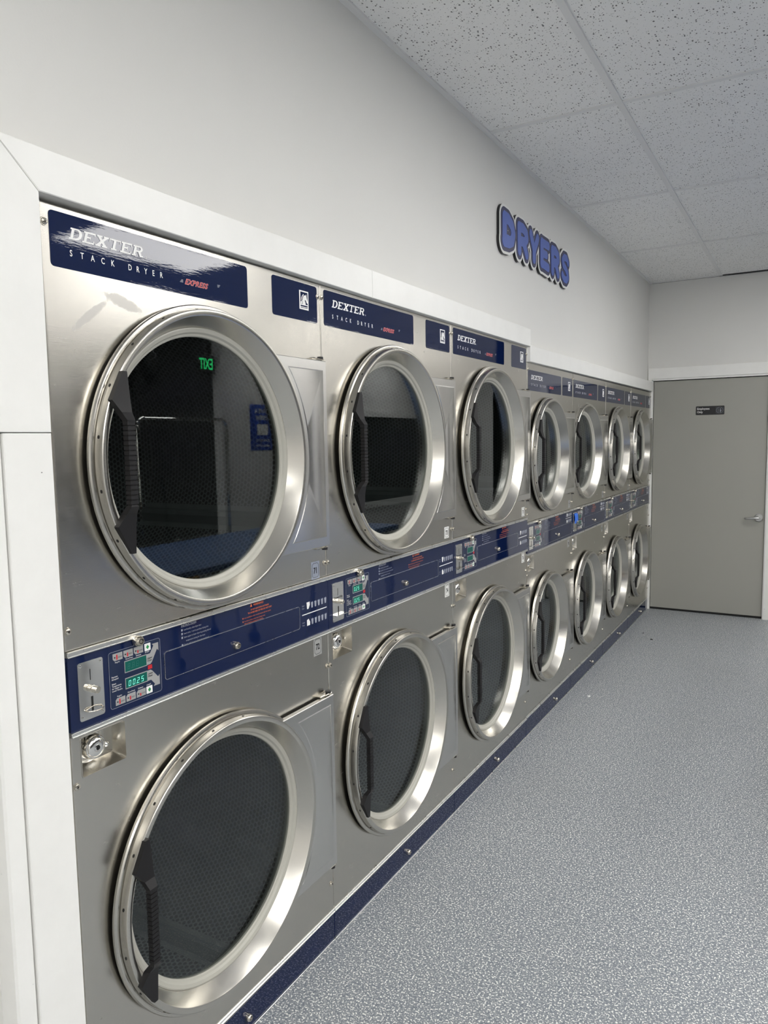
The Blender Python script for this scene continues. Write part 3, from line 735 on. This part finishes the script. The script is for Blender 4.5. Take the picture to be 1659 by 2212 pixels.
    for r_, v0 in ((0, .85), (1, .05)):
        for i in range(3):
            u = .075+.2*i + (.015 if r_ else 0)+.075; mb = MB(); mb.prism([K(u-.012, v0), K(u+.012, v0), K(u+.012, v0+.05+.02*(2-i)), K(u-.012, v0+.05+.02*(2-i))], XK+.0004, XK+.0006); s(mb, 'thermometer_mark', M_red)
    mb = MB(); mb.prism([K(.735, .48), K(.82, .48), K(.82, .555), K(.735, .555)], XK, XK+.0004)
    s(mb, 'card_indicator', M_red)
    mb = MB()
    for r_, v0 in ((0, .875), (1, .075)):
        for i, wd_ in enumerate(('HIGH', 'MED', 'LOW')):
            u = .075+.2*i + (.015 if r_ else 0); p = K(u+.095, v0); mb.text(wd_, p[0], p[1], .0042, XK+.0004)
            c = K(u+.035, v0+.02); mb.prism([(c[0]+.0018*math.cos(q*PI/4), c[1]+.0018*math.sin(q*PI/4)) for q in range(8)], XK+.0004, XK+.0006)
    for wd_, v in (('Upper', .675), ('Dryer', .63), ('Lower', .385), ('Dryer', .34)): p = K(.728, v); mb.text(wd_, p[0], p[1], .0052, XK+.0003, offset=.02)
    s(mb, 'black_lettering', M_black)
    mb = MB()
    for i, wd_ in enumerate(('Regular', 'Perm.Press', 'Delicate')): p = K(.11+.2*i, .795); mb.text(wd_, p[0], p[1], .0042, XK); p = K(.12+.2*i, .185); mb.text(wd_, p[0], p[1], .0042, XK)
    for v in (.80, .185): p = K(.69, v); mb.text('START', p[0], p[1], .0042, XK)
    for i, wd_ in enumerate(('Payment', 'Accepted', None, 'Select', 'Temperature', 'for Upper or', 'Lower Dryers.')):
        if wd_: p = K(.035, .545-.045*i*(.92)); mb.text(wd_, p[0], p[1], .0048, XK, sx=.92)
    s(mb, 'white_lettering', M_white)
    # access cover
    a, b = box_; c0, c1 = (cb+0.012, cb+0.079) if low else (cb+0.035, cb+0.096)
    mb = MB(); mb.rrect(a, b, c0, c1, 0.006, X, X+.0010); s(mb, 'access_cover', M_navy)
    mb = MB(); mb.outline(rr_pts(a, b, c0, c1, 0.006), -0.0009, X, X+.0016); s(mb, 'cover_edge', M_alum)
    o = lock_cyl(None, lockm, cb+(.038 if low else .055), X); o.parent = cp
    o = lock_cyl(None, lockt, cb+.142, X+.002, r=.011, ln=.016); o.parent = cp
    # printed notices
    dzc = .0068 if low else .0086
    y = txt[0]; mb = MB(); z = cb+(.1360 if low else .1405); mb.text('INSTRUCTIONS', y, z, .0068, X, offset=.015); mb.box(X, X+.0002, y, y+.044, z-.0012, z-.0008)
    lines = ['Load laundry, close dryer door', 'Insert coins, 1 card to purchase drying time', 'Select upper or lower dryer by pressing desired', '     temperature setting for this dryer.', 'Display will change to show time purchased.', 'Press START       button.']
    for i, ln in enumerate(lines):
        zz = z-dzc-.0012-dzc*i; mb.text(ln, y+.007, zz, .0056, X, sx=.80)
        if i != 3: mb.box(X, X+.0002, y, y+.0042, zz-.0004, zz+.0044)
    o_ = s(mb, 'instruction_lettering', M_greyprint)
    y = txt[1]; mb = MB(); z = cb+(.1345 if low else .1385)
    mb.prism([(y+.030, z-.001), (y+.038, z-.001), (y+.034, z+.0075)], X, X+.0003)
    mb.text('WARNING!', y+.0425, z, .0078, X, offset=.015)
    mb.text('DO NOT LEAVE DRYER UNATTENDED', y+.068, z-.0100, .0052, X, align='CENTER', sx=.8, offset=.012); mb.text('TO AVOID RISK OF FIRE DO NOT DRY', y+.068, z-.0175, .0058, X, align='CENTER', sx=.95, offset=.015)
    mb.text('Items containing foam rubber or similarly textured rubber-like materials.', y+.006, z-.0262, .0046, X, sx=.78); mb.text('Any items on which you have used a cleaning solvent,', y+.006, z-.0345, .0046, X, sx=.82); mb.text('plastics or anything containing wax or chemicals.', y+.006, z-.0405, .0046, X, sx=.82)
    for dz in (.0262, .0345): mb.box(X, X+.0003, y, y+.003, z-dz-.0002, z-dz+.003)
    s(mb, 'warning_lettering', M_orange)
    # load indicator
    y = ind; mb = MB(); mb2 = MB()
    mb.box(X, X+.0003, y, y+.120, cb+(.1090 if low else .0675), cb+(.1110 if low else .0700))
    for zz, nm in ((cb+(.1180 if low else .0820), 'Upper'), (cb+(.0845 if low else .0345), 'Lower')):
        mb2.text(nm, y, zz+.0105, .0062, X, sx=.72); mb2.text('Dryer', y, zz+.0030, .0062, X, sx=.72)
        if nm == 'Upper': mb.prism([(y+.024, zz), (y+.031, zz), (y+.037, zz+.010), (y+.0365, zz+.019), (y+.022, zz+.019)], X, X+.0003)
        else: mb.prism([(y+.022, zz), (y+.036, zz), (y+.037, zz+.009), (y+.030, zz+.019), (y+.022, zz+.016)], X, X+.0003)
        for i in range(5):
            q = y+.043+.0165*i; mb2.prism([(q+.0018, zz), (q+.0085, zz), (q+.0105, zz+.016), (q+.0085, zz+.0145), (q+.0075, zz+.018), (q+.005, zz+.015), (q+.003, zz+.0165), (q, zz+.0155)], X, X+.0003)
    s(mb, 'load_arrow', M_white); s(mb2, 'load_scale', M_greyprint)
    return cp

A = dict(W=0.88, cy=0.410, cz=(0.521, 1.481), R=(0.3460, 0.3345, 0.3200, 0.2985, 0.2790), hz=0.260, hy=0.458, hdy=0.0, top=1.957, cb=0.969, ct=1.116, kt=0.094, hole=0.305, drum=0.385,
         coin=(.021, .080), pad=(.095, .231), box=(.243, .738), lockm=.472, lockt=.166, ind=.751, txt=(.296, .503), plate=1.946, emb=(.664, .864), lock=(.023, .131, .870, .951), kl=.472)
B = dict(W=0.80, cy=0.321, cz=(0.507, 1.427), R=(0.3005, 0.2910, 0.2770, 0.2480, 0.2280), hz=0.226, hy=0.458, hdy=0.043, top=1.886, cb=0.943, ct=1.088, kt=0.0986, hole=0.265, drum=0.318,
         coin=(.023, .085), pad=(.101, .228), box=(.262, .790), lockm=.506, lockt=.163, ind=.662, txt=(.284, .440), low=True, plate=1.850, emb=(.597, .788), lock=(.014, .113, .848, .928), kl=.498)

def make_stack(P, y):
    root = empty('stack_dryer', (0, 0, 0)); W, cy = P['W'], P['cy']; cb, ct, kt, top = P['cb'], P['ct'], P['kt'], P['top']
    e = 0.0028; g = 0.0009
    u0, l1, l0 = ct+0.011, cb-0.010, kt+0.010
    mb = MB(); holed(mb, g+e, W-g-e, u0+e, top-e, cy, P['cz'][1], P['hole'], 0); returns(mb, g, W-g, u0, top, e)
    mb.build('front_panel', M_panel, root, 25)
    ya, yb, za, zb = P['lock']
    mb = MB(); zs = za-0.006
    holed(mb, g+e, W-g-e, l0+e, zs, cy, P['cz'][0], P['hole'], 0)
    mb.add([(0, g+e, zs), (0, W-g-e, zs), (0, W-g-e, l1-e), (0, g+e, l1-e), (0, ya, za), (0, yb, za), (0, yb, zb), (0, ya, zb)], [(0, 1, 5, 4), (1, 2, 6, 5), (2, 3, 7, 6), (3, 0, 4, 7)])
    returns(mb, g, W-g, l0, l1, e)
    mb.build('front_panel', M_panel, root, 25)
    # cabinet shell behind the fronts
    mb = MB(); mb.box(-0.86, -0.04, g, g+.003, 0.02, top-.003); mb.box(-0.86, -0.04, W-g-.003, W-g, 0.02, top-.003); mb.box(-0.86, -0.04, g, W-g, top-.006, top-.003); mb.box(-0.865, -0.86, g, W-g, 0.02, top-.003); mb.box(-0.86, -0.04, g, W-g, .02, .024)
    mb.build('cabinet', M_hinge, root)
    # kick panel
    mb = MB(); mb.box(-0.03, 0.0, 0.0012, W-0.0012, 0.006, kt, 0.0008); kp = mb.build('kick_panel', M_navy, root)
    mb = MB(); mb.box(-0.03, 0.0035, 0.0008, W-0.0008, kt+.0012, kt+.0085, .0008); mb.box(-0.03, 0.0060, 0.0008, W-0.0008, kt-.0002, kt+.0014, .0005); mb.box(-.03, .0015, .0008, W-.0008, kt+.0082, kt+.0098, .0005)
    mb.build('edging_strip', M_alum, None).parent = kp
    mb = MB(); mb.box(-0.03, 0.0035, 0.0008, W-0.0008, 0.0012, 0.0062, .0008); mb.build('floor_edging', M_alum, None).parent = kp
    mb = MB(); mb.box(-0.002, 0.0008, 0.10, W-0.15, kt-.0095, kt-.0085); mb.build('kick_cover_edge', M_nickel, None).parent = kp
    lock_cyl(None, P['kl'], 0.043, 0.0, 'kick_lock').parent = kp
    make_nameplates(root, P['plate']); make_emblem(root, *P['emb'], P['plate'])
    make_control(root, W, cb, ct, P['coin'], P['pad'], P['box'], P['lockm'], P['lockt'], P['ind'], P['txt'], P.get('low', False))
    for yy, zz in ((.0085, top-.035), (W-.0125, top-.037), (.0085, ct+.050), (W-.009, ct+.051), (.0085, cb-.111), (W-.008, cb-.109), (W-.013, kt+.094)): screw(root, yy, zz)
    # service lock recess
    mb = MB(); dpt = 0.034
    r0 = rr_pts(ya, yb, za, zb, .006, 3); r1 = rr_pts(ya+.003, yb-.006, za+.010, zb-.003, .004, 3); n = len(r0)
    mb.add([(0, *p) for p in r0]+[(-dpt, *p) for p in r1], [(i, (i+1) % n, n+(i+1) % n, n+i) for i in range(n)]+[[n+i for i in range(n)]])
    mb.outline(rr_pts(ya-.001, yb+.001, za-.001, zb+.001, .006, 3), .0016, 0.0, 0.0009)
    rc = mb.build('lock_recess', M_panel, root)
    yk, zk = ya+.041, (za+zb)/2+.006
    mb = MB(); mb.lathe([(-dpt, .036), (-dpt+.004, .035), (-dpt+.006, .031), (-dpt+.007, .026), (-dpt+.014, .0255), (-dpt+.022, .0250), (-dpt+.026, .0225), (-dpt+.0265, .0205), (-dpt+.028, .0200), (-dpt+.031, .0165), (-dpt+.0325, .009), (-dpt+.032, .007), (-dpt+.033, .005), (-dpt+.033, 0.0)], yk, zk, 40, False)
    mb.cur = 1; mb.box(-dpt+.0332, -dpt+.0340, yk-.0012, yk+.0012, zk-.0040, zk+.0040); mb.lathe([(-dpt+.0330, .0048), (-dpt+.0334, .0040)], yk, zk, 20, False); mb.cur = 0
    for zz in (zk+.026, zk-.014): mb.lathe([(-dpt, .0058), (-dpt+.006, .0056), (-dpt+.009, .003), (-dpt+.0095, 0)], yk+.043, zz, 16, False)
    mb.build('service_lock', [M_chrome, M_dark], None).parent = rc
    # drums and doors
    for cz in P['cz'][::-1]:
        R = P['drum']; h = P['hole']
        mb = MB(); mb.lathe([(0.035, h-.001), (-0.030, h-.001), (-0.031, R), (-0.56, R)], 0, 0, 96, False) if False else None
        mb = MB()
        n = 96; prof = [(-0.030, h), (-0.045, h), (-0.046, R), (-0.60, R)]
        vs = [(x, r*math.cos(2*PI*k/n), r*math.sin(2*PI*k/n)) for k in range(n) for x, r in prof]
        mb.add(vs, [(k*4+i, k*4+i+1, ((k+1) % n)*4+i+1, ((k+1) % n)*4+i) for k in range(n) for i in range(3)])
        dr = mb.build('drum', M_drum, None, 30); dr.location = (0, cy, cz); dr.rotation_euler = (math.radians(-28 if cz > 1 else 44), 0, 0); dr.parent = root
        mb = MB(); mb.cyl(-0.606, -0.600, 0, 0, R, 64); o = mb.build('drum_back', M_drumback, None); o.parent = dr
        mb = MB()
        mb = MB()
        for k in range(3):
            a0 = math.radians(120*k)
            def pt(x, a, r): return (x, r*math.cos(a), r*math.sin(a))
            w_ = .06; mb2 = MB(); mb2.add([pt(-.06, a0-w_, R-.001), pt(-.07, a0-.02, R-.028), pt(-.07, a0+.02, R-.028), pt(-.06, a0+w_, R-.001), pt(-.59, a0-w_, R-.001), pt(-.58, a0-.02, R-.028), pt(-.58, a0+.02, R-.028), pt(-.59, a0+w_, R-.001)],
                   [(0, 1, 5, 4), (1, 2, 6, 5), (2, 3, 7, 6), (0, 1, 2, 3), (4, 5, 6, 7)])
            o = mb2.build('drum_lifter', M_lifter, None); o.parent = dr
        make_door(root, P, cz)
    return root

G_ = 'stack dryers built into the wall'
rootA = make_stack(A, 0.0)
stacks = [rootA, copy_tree(rootA), copy_tree(rootA)]
rootB = make_stack(B, 2.64)
stacks += [rootB] + [copy_tree(rootB) for _ in range(3)]
ys = [0.0, 0.88, 1.76, 2.64, 3.44, 4.24, 5.04]
labels = ['stainless steel stack dryer numbered 71 and 72, nearest the camera beside the white upright board',
          'stainless steel stack dryer numbered 73 and 74, second from the camera',
          'stainless steel stack dryer numbered 75 and 76, last tall one before the step down',
          'first of the shorter stainless steel stack dryers, right after the dryer numbered 75 and 76',
          'shorter stainless steel stack dryer with blue tape over its coin slot',
          'shorter stainless steel stack dryer between the blue-taped one and the one at the door',
          'shorter stainless steel stack dryer at the far end, against the grey door casing']
for i, (r, y, lb) in enumerate(zip(stacks, ys, labels)):
    r.location = (0, y + (0.0 if i < 3 else 0), 0); tag(r, lb, 'dryer', G_)
# one upper door stands slightly ajar (the blue-taped dryer)
for ch in stacks[4].children:
    if ch.name.startswith('dryer_door') and ch.location.z > 1:
        ang = math.radians(2.6); hinge = Vector((0.012, B['cy']+B['hy']-.012, 0)); off = Vector(ch.location)-hinge
        off.z = 0; rot = Matrix.Rotation(-ang, 3, 'Z'); q = hinge + rot @ off
        ch.rotation_euler = (0, 0, -ang); ch.location = (q.x, q.y, ch.location.z)
# numbers, displays, small differences
def number_label(root, num, y, z, m, frame=M_black, w=.040, h=.044, border=True):
    mb = MB(); mb.box(0, .0004, y, y+w, z, z+h); nl = mb.build('number_label', m, root)
    mb = MB(); c = .006
    pts = [(y+.004+c, z+.004), (y+w-.004-c, z+.004), (y+w-.004, z+.004+c), (y+w-.004, z+h-.004-c), (y+w-.004-c, z+h-.004), (y+.004+c, z+h-.004), (y+.004, z+h-.004-c), (y+.004, z+.004+c)]
    mb.outline(pts, .0012, .0004, .0006)
    mb.text(num, y+w/2, z+h/2-.0085, .0235, .0004, align='CENTER', sx=.80, offset=.035); o = mb.build('digits', frame, None); o.parent = nl
number_label(rootA, '71', .805, 1.128, M_sticker_blue, h=.050); number_label(rootA, '72', .807, .905, M_sticker_clear, h=.052)
number_label(stacks[1], '73', .806, 1.137, M_sticker_white); number_label(stacks[1], '74', .806, .907, M_sticker_white, h=.050)
number_label(stacks[2], '75', .806, 1.137, M_sticker_white); number_label(stacks[2], '76', .806, .908, M_sticker_white, h=.048)
for i, (a, b) in enumerate((('77', '78'), ('79', '80'), ('81', '82'), ('83', '84'))):
    number_label(stacks[3+i], a, .725, 1.108, M_sticker_clear); number_label(stacks[3+i], b, .715, .880, M_sticker_clear)
def digits(root, P, up_, lo):
    cp = [c for c in root.children if c.name.startswith('control_panel')][0]
    a, b = P['pad']; h0 = P['cb']+.016; hh = .116
    for s_, v0, m in ((up_, .615, M_lcd_dim if up_ and '8' in up_ else M_lcd_lit), (lo, .305, M_lcd_lit)):
        if s_:
            mb = MB(); seven_seg(mb, s_, a+.31*(b-a)+.004, h0+v0*hh, .0115, .0053); o = mb.build('display_digits', m, None); o.parent = cp
digits(rootA, A, '8.8.8', '0 0.2 5'.replace(' ', '')); digits(stacks[1], A, '0.25', '0.25')
def ledge(root, P, ring=False):
    cp = [c for c in root.children if c.name.startswith('control_panel')][0]
    a, b = P['coin']; cb = P['cb']; mb = MB(); X = .0058
    if ring:
        yc = (a+b)/2+.003; pts = [(X+.001+.014*math.sin(PI*k/14), yc-.0185+.037*(0.5-0.5*math.cos(PI*k/14)), cb+.033) for k in range(15)]; mb.tube(pts, .0013, 8)
        pts = [(X+.0005, yc-.0185+.037*k/10, cb+.035+.004*math.sin(PI*k/10)) for k in range(11)]; mb.tube(pts, .0012, 8)
        o = mb.build('coin_return_ring', M_nickel, None)
    else:
        mb.prism([(a+.002, cb+.036), (a+.002, cb+.0335), (b+.003, cb+.0335), (b+.003, cb+.036)], X-.001, X+.012)
        mb.text('Quarters Only', (a+b)/2, cb+.0835, .0088, X, align='CENTER', sx=.88)
        o = mb.build('coin_return_lip', [M_chrome], None)
    o.parent = cp
ledge(rootA, A, True)
for i in (1, 2, 3, 4, 5, 6): ledge(stacks[i], A if i < 3 else B)
def quarters(root, P):
    cp = [c for c in root.children if c.name.startswith('control_panel')][0]
    a, b = P['coin']; mb = MB(); mb.text('Quarters Only', (a+b)/2, P['cb']+.0835, .0088, .0062, align='CENTER', sx=.88); o = mb.build('coin_plate_lettering', M_black, None); o.parent = cp
for i in (1, 2, 3): quarters(stacks[i], A if i < 3 else B)

# blue tape over the coin slot of the fifth stack
mb = MB(); ya, yb = 3.44+.021, 3.44+.088; zt, zb = 1.066, 1.008
rows = 8; vs = []
for i in range(rows+1):
    q = i/rows; z = zt+(zb-zt)*q
    for yy in (ya + .003*math.sin(5*q), yb + .006*q*q + .002*math.sin(7*q)):
        vs.append((.0105 + .003*math.sin(PI*q) + .004*q*q, yy, z))
n = len(vs); vs += [(x-.0012, y, z) for x, y, z in vs]
fs = [(2*i, 2*i+1, 2*i+3, 2*i+2) for i in range(rows)] + [(n+2*i, n+2*i+2, n+2*i+3, n+2*i+1) for i in range(rows)] + [(2*i, 2*i+2, n+2*i+2, n+2*i) for i in range(rows)] + [(2*i+1, n+2*i+1, n+2*i+3, 2*i+3) for i in range(rows)]
mb.add(vs, fs); tp = mb.build('masking_tape', M_tape, None, 60); tag(tp, 'strip of blue masking tape stuck over a coin slot on the fifth stack dryer', 'tape')

# ------------------------------------------------------------------ DRYERS wall sign
sign = empty('wall_sign', (XW, 2.86, 2.45)); tag(sign, 'large blue bubble-letter sign reading DRYERS with white and black edging on the wall', 'sign')
def stroke_pts():
    z0, z1 = 2.375, 2.532; H = z1-z0; out = []
    def S(pts, r): out.append((pts, r*.81))
    r = .027
    def U(a, b): return lambda u, v: (a+u*(b-a), z0+v*H)
    f = U(2.340, 2.518)   # D
    S([f(.17, .83), f(.17, .17)], .030); S([f(.17, .83), f(.45, .82), f(.70, .70), f(.80, .50), f(.72, .28), f(.48, .18), f(.17, .17)], .030)
    S([f(.17, .17), f(.45, .20)], .034)
    for a, b in ((2.534, 2.702), (3.053, 3.212)):   # R
        f = U(a, b)
        S([f(.16, .84), f(.20, .14)], r); S([f(.16, .84), f(.50, .85), f(.76, .76), f(.80, .62), f(.62, .47), f(.26, .44)], r); S([f(.50, .45), f(.68, .30), f(.80, .14)], r*.95)
    f = U(2.708, 2.853)   # Y
    S([f(.15, .86), f(.50, .42)], r*.93); S([f(.86, .86), f(.50, .42)], r*.93); S([f(.50, .42), f(.50, .15)], r*.95)
    f = U(2.874, 3.032)   # E
    S([f(.18, .84), f(.18, .18)], .028); S([f(.18, .84), f(.84, .85)], r*.92); S([f(.18, .51), f(.66, .52)], r*.86); S([f(.18, .18), f(.84, .15)], r*.92)
    f = U(3.241, 3.393)   # S
    S([f(.84, .74), f(.66, .87), f(.36, .86), f(.17, .73), f(.26, .58), f(.54, .50), f(.78, .38), f(.82, .24), f(.64, .12), f(.36, .12), f(.15, .23)], r*.80)
    return out
import numpy as np
def strokes_mesh(grow, x0, x1, h=0.0022):
    y0, y1, z0, z1 = 2.27, 3.46, 2.31, 2.60
    ny, nz = int((y1-y0)/h), int((z1-z0)/h)
    Y, Z = np.meshgrid(y0+h*np.arange(ny+1), z0+h*np.arange(nz+1), indexing='ij'); D = np.full(Y.shape, 9.0)
    for pts, r in stroke_pts():
        for p, q in zip(pts[:-1], pts[1:]):
            dy, dz = q[0]-p[0], q[1]-p[1]; t_ = np.clip(((Y-p[0])*dy+(Z-p[1])*dz)/(dy*dy+dz*dz), 0, 1)
            D = np.minimum(D, np.hypot(Y-p[0]-t_*dy, Z-p[1]-t_*dz)-r-grow)
    mb = MB(); idx = {}; V = []; F = []; edges = {}
    def vid(key, y, z):
        if key not in idx: idx[key] = len(V); V.append((y, z))
        return idx[key]
    ins = D < 0
    act = ins[:-1, :-1] | ins[1:, :-1] | ins[1:, 1:] | ins[:-1, 1:]
    for i, k in zip(*np.nonzero(act)):
        cs = ((i, k), (i+1, k), (i+1, k+1), (i, k+1)); poly = []
        for a in range(4):
            A_, B_ = cs[a], cs[(a+1) % 4]; da, db = D[A_], D[B_]
            if da < 0: poly.append(vid(A_, y0+h*A_[0], z0+h*A_[1]))
            if (da < 0) != (db < 0):
                t_ = da/(da-db); poly.append(vid((min(A_, B_), max(A_, B_)), y0+h*(A_[0]+t_*(B_[0]-A_[0])), z0+h*(A_[1]+t_*(B_[1]-A_[1]))))
        if len(poly) > 2:
            F.append(poly)
            for a in range(len(poly)):
                e = (poly[a], poly[(a+1) % len(poly)])
                if (e[1], e[0]) in edges: del edges[(e[1], e[0])]
                else: edges[e] = 1
    n = len(V); vs = [(x1, y, z) for y, z in V] + [(x0, y, z) for y, z in V]
    mb.add(vs, F + [(a, n+a, n+b, b) for a, b in edges]); return mb
sub(strokes_mesh(0.0300, XW, XW+0.0130), 'sign_backing', M_black, sign)
sub(strokes_mesh(0.0300, XW+0.0131, XW+0.0150), 'white_border', M_sign_white, sign)
sub(strokes_mesh(0.0185, XW+0.0151, XW+0.0165), 'navy_border', M_sign_navy, sign)
sub(strokes_mesh(0.0016, XW+0.0166, XW+0.0180), 'blue_letters', M_sign_blue, sign)

# ------------------------------------------------------------------ bits on the floor
def scrap(name, x, y, r, m, lab, cat):
    n = 9; mb = MB(); vs = []
    for k in range(n):
        a = 2*PI*k/n; q = r*(0.6+0.5*random.random()); vs.append((x+q*math.cos(a), y+q*1.5*math.sin(a), 0.0005)); 
    for k in range(n): vs.append((x+(vs[k][0]-x)*.7, y+(vs[k][1]-y)*.7, 0.0028))
    mb.add(vs, [list(range(n))[::-1], [n+i for i in range(n)]]+[(i, (i+1) % n, n+(i+1) % n, n+i) for i in range(n)])
    tag(mb.build(name, m, None, 80), lab, cat)
scrap('paper_scrap', 0.127, 3.386, 0.011, M_white, 'tiny white paper scrap on the speckled floor beside the kick panels', 'litter')
scrap('lint_speck', 0.22, 4.83, 0.013, M_lint, 'dark lint speck on the floor nearest the door', 'litter')
scrap('lint_speck', 0.13, 4.99, 0.008, M_lint, 'smallest dark lint speck, close to the last dryer', 'litter')

# ------------------------------------------------------------------ things across the room, seen in the door glass
def tabletop(x0, x1, y0, y1, lab):
    t = empty('folding_table', ((x0+x1)/2, (y0+y1)/2, 0)); tag(t, lab, 'table')
    sub(MB().box(x0, x1, y0, y1, .82, .86, .008), 'tabletop', M_blue_top, t)
    for sx in (x0+.08, x1-.08):
        for sy in (y0+.08, y1-.08): sub(MB().box(sx-.02, sx+.02, sy-.02, sy+.02, 0, .82, .002), 'leg', M_satin, t)
tabletop(1.55, 2.45, 1.75, 4.20, 'blue laminate folding table reflected in the glass of dryer 71')
def cart(x, y, w_, ht, lab):
    t = empty('laundry_cart', (x, y, 0)); tag(t, lab, 'cart')
    mb = MB(); r = .0125; a, b = y-w_/2, y+w_/2; k = .06
    pts = [(x, a, .12)] + [(x, a, ht-k)] + [(x, a+k-k*math.cos(PI/2*i/6), ht-k+k*math.sin(PI/2*i/6)) for i in range(1, 7)] + [(x, b-k+k*math.sin(PI/2*i/6), ht-k+k*math.cos(PI/2*i/6)) for i in range(0, 7)] + [(x, b, .12)]
    mb.tube(pts, r, 10); sub(mb, 'hanger_frame', M_chrome, t)
    mb = MB()
    for i in range(9): mb.tube([(x-.24, a+w_*i/8, .80), (x-.20, a+w_*i/8, .42), (x+.20, a+w_*i/8, .42), (x+.24, a+w_*i/8, .80)], .0025, 6)
    for i in range(5): q = .24-.01*i; z = .80-.09*i; mb.tube([(x-q, a, z), (x+q, a, z), (x+q, b, z), (x-q, b, z), (x-q, a, z)], .003, 6)
    sub(mb, 'wire_basket', M_chrome, t)
    for dx in (-.2, .2):
        for yy in (a+.04, b-.04):
            mb = MB(); mb.cyl(yy-.012, yy+.012, 0, .05, .05, 16, 'y', x+dx); mb.tube([(x+dx, yy, .05), (x+dx, yy, .42)], .01, 8); sub(mb, 'caster', M_black, t)
cart(2.62, 3.02, .86, 1.69, 'chrome laundry cart with hanger bar, taller one behind the blue table')
cart(2.75, 1.90, .86, 1.68, 'chrome laundry cart with hanger bar, left of the taller one')
t = empty('exit_sign', (4.5, 5.28, 2.38)); tag(t, 'green lit EXIT sign hung from the ceiling across the room', 'sign')
sub(MB().box(4.50, 4.54, 5.14, 5.42, 2.27, 2.47, .004), 'sign_housing', M_black, t)
mb = MB(); V, F = glyphs('EXIT', 'CENTER', 0.0, 0.02, 1.0); mb.add([(4.498, 5.28-p[0]*.165*.78*-1, 2.315+p[1]*.165) for p in V], F)
mb = MB(); mb.add([(4.498, 5.28-p[0]*.165*.62, 2.315+p[1]*.165) for p in V], F); sub(mb, 'exit_letters', M_exit, t)
sub(MB().box(4.51, 4.53, 5.27, 5.29, 2.47, 2.80), 'sign_stem', M_black, t)
t = empty('wall_poster', (4.5, 6.2, 1.7)); tag(t, 'blue poster reading LEAVE A REVIEW on the far wall', 'poster')
sub(MB().box(4.494, 4.4995, 5.98, 6.42, 1.42, 1.96), 'poster_sheet', M_poster, t)
mb = MB()
for s_, z, h in (('LEAVE A', 1.86, .075), ('REVIEW', 1.78, .075), ('SCAN ME TO', 1.52, .045), ('LEAVE A REVIEW', 1.46, .038)):
    V, F = glyphs(s_, 'CENTER', 0.0, 0.02, 1.0); mb.add([(4.4935, 6.20-p[0]*h*.95, z+p[1]*h) for p in V], F)
mb.box(4.4932, 4.494, 6.10, 6.30, 1.60, 1.73)
sub(mb, 'poster_lettering', M_white, t)
t = empty('wall_fan', (3.9, 3.75, 2.25)); tag(t, 'black caged fan hanging from the ceiling across the room', 'fan')
mb = MB()
for k in range(24):
    a = 2*PI*k/24; mb.tube([(3.80, 3.75+.05*math.cos(a), 2.2+.05*math.sin(a)), (3.78, 3.75+.15*math.cos(a), 2.2+.15*math.sin(a)), (3.88, 3.75+.25*math.cos(a), 2.2+.25*math.sin(a))], .0035, 5)
mb.lathe([(-.006, .252), (.006, .252), (.006, .240), (-.006, .240)], 3.75, 2.2, 40, True, 3.88)
sub(mb, 'fan_cage', M_wire, t)
mb = MB()
for k in range(4):
    a = PI/2*k+.3; mb.prism([(3.75+.03*math.cos(a), 2.2+.03*math.sin(a)), (3.75+.22*math.cos(a+.3), 2.2+.22*math.sin(a+.3)), (3.75+.22*math.cos(a+.9), 2.2+.22*math.sin(a+.9)), (3.75+.04*math.cos(a+1.3), 2.2+.04*math.sin(a+1.3))], 3.86, 3.865)
sub(mb, 'fan_blades', M_black, t)
mb = MB(); mb.cyl(3.84, 4.0, 3.75, 2.2, .06, 20); mb.box(3.98, 4.01, 3.73, 3.77, 2.2, 2.8); sub(mb, 'fan_motor', M_black, t)
t = empty('mop_bucket', (3.2, 3.45, 0)); tag(t, 'yellow plastic mop bucket behind the blue table', 'bucket')
mb = MB(); mb.lathe([(0.06, .14), (.62, .19), (.63, .20), (.63, .185), (.09, .13)], 3.45, 0, 24, True, 3.2, 'z'); sub(mb, 'bucket_body', M_yellow, t)
mb = MB(); mb.tube([(3.2, 3.45, .10), (3.25, 3.38, 1.25)], .013, 8); sub(mb, 'mop_handle', M_black, t)
# window in the far wall
t = empty('window_1', (4.5, 9.3, 1.2)); tag(t, kind='structure')
mb = MB()
for a, b_, c, d_ in ((8.0, 10.6, 1.86, 1.96), (8.0, 10.6, .50, .60), (8.0, 8.1, .60, 1.86), (10.5, 10.6, .60, 1.86)): mb.box(4.47, 4.4995, a, b_, c, d_, .004)
sub(mb, 'window_frame', M_trim_y, t); sub(MB().box(4.485, 4.499, 8.1, 10.5, .60, 1.86), 'window_pane', M_darkglass, t)
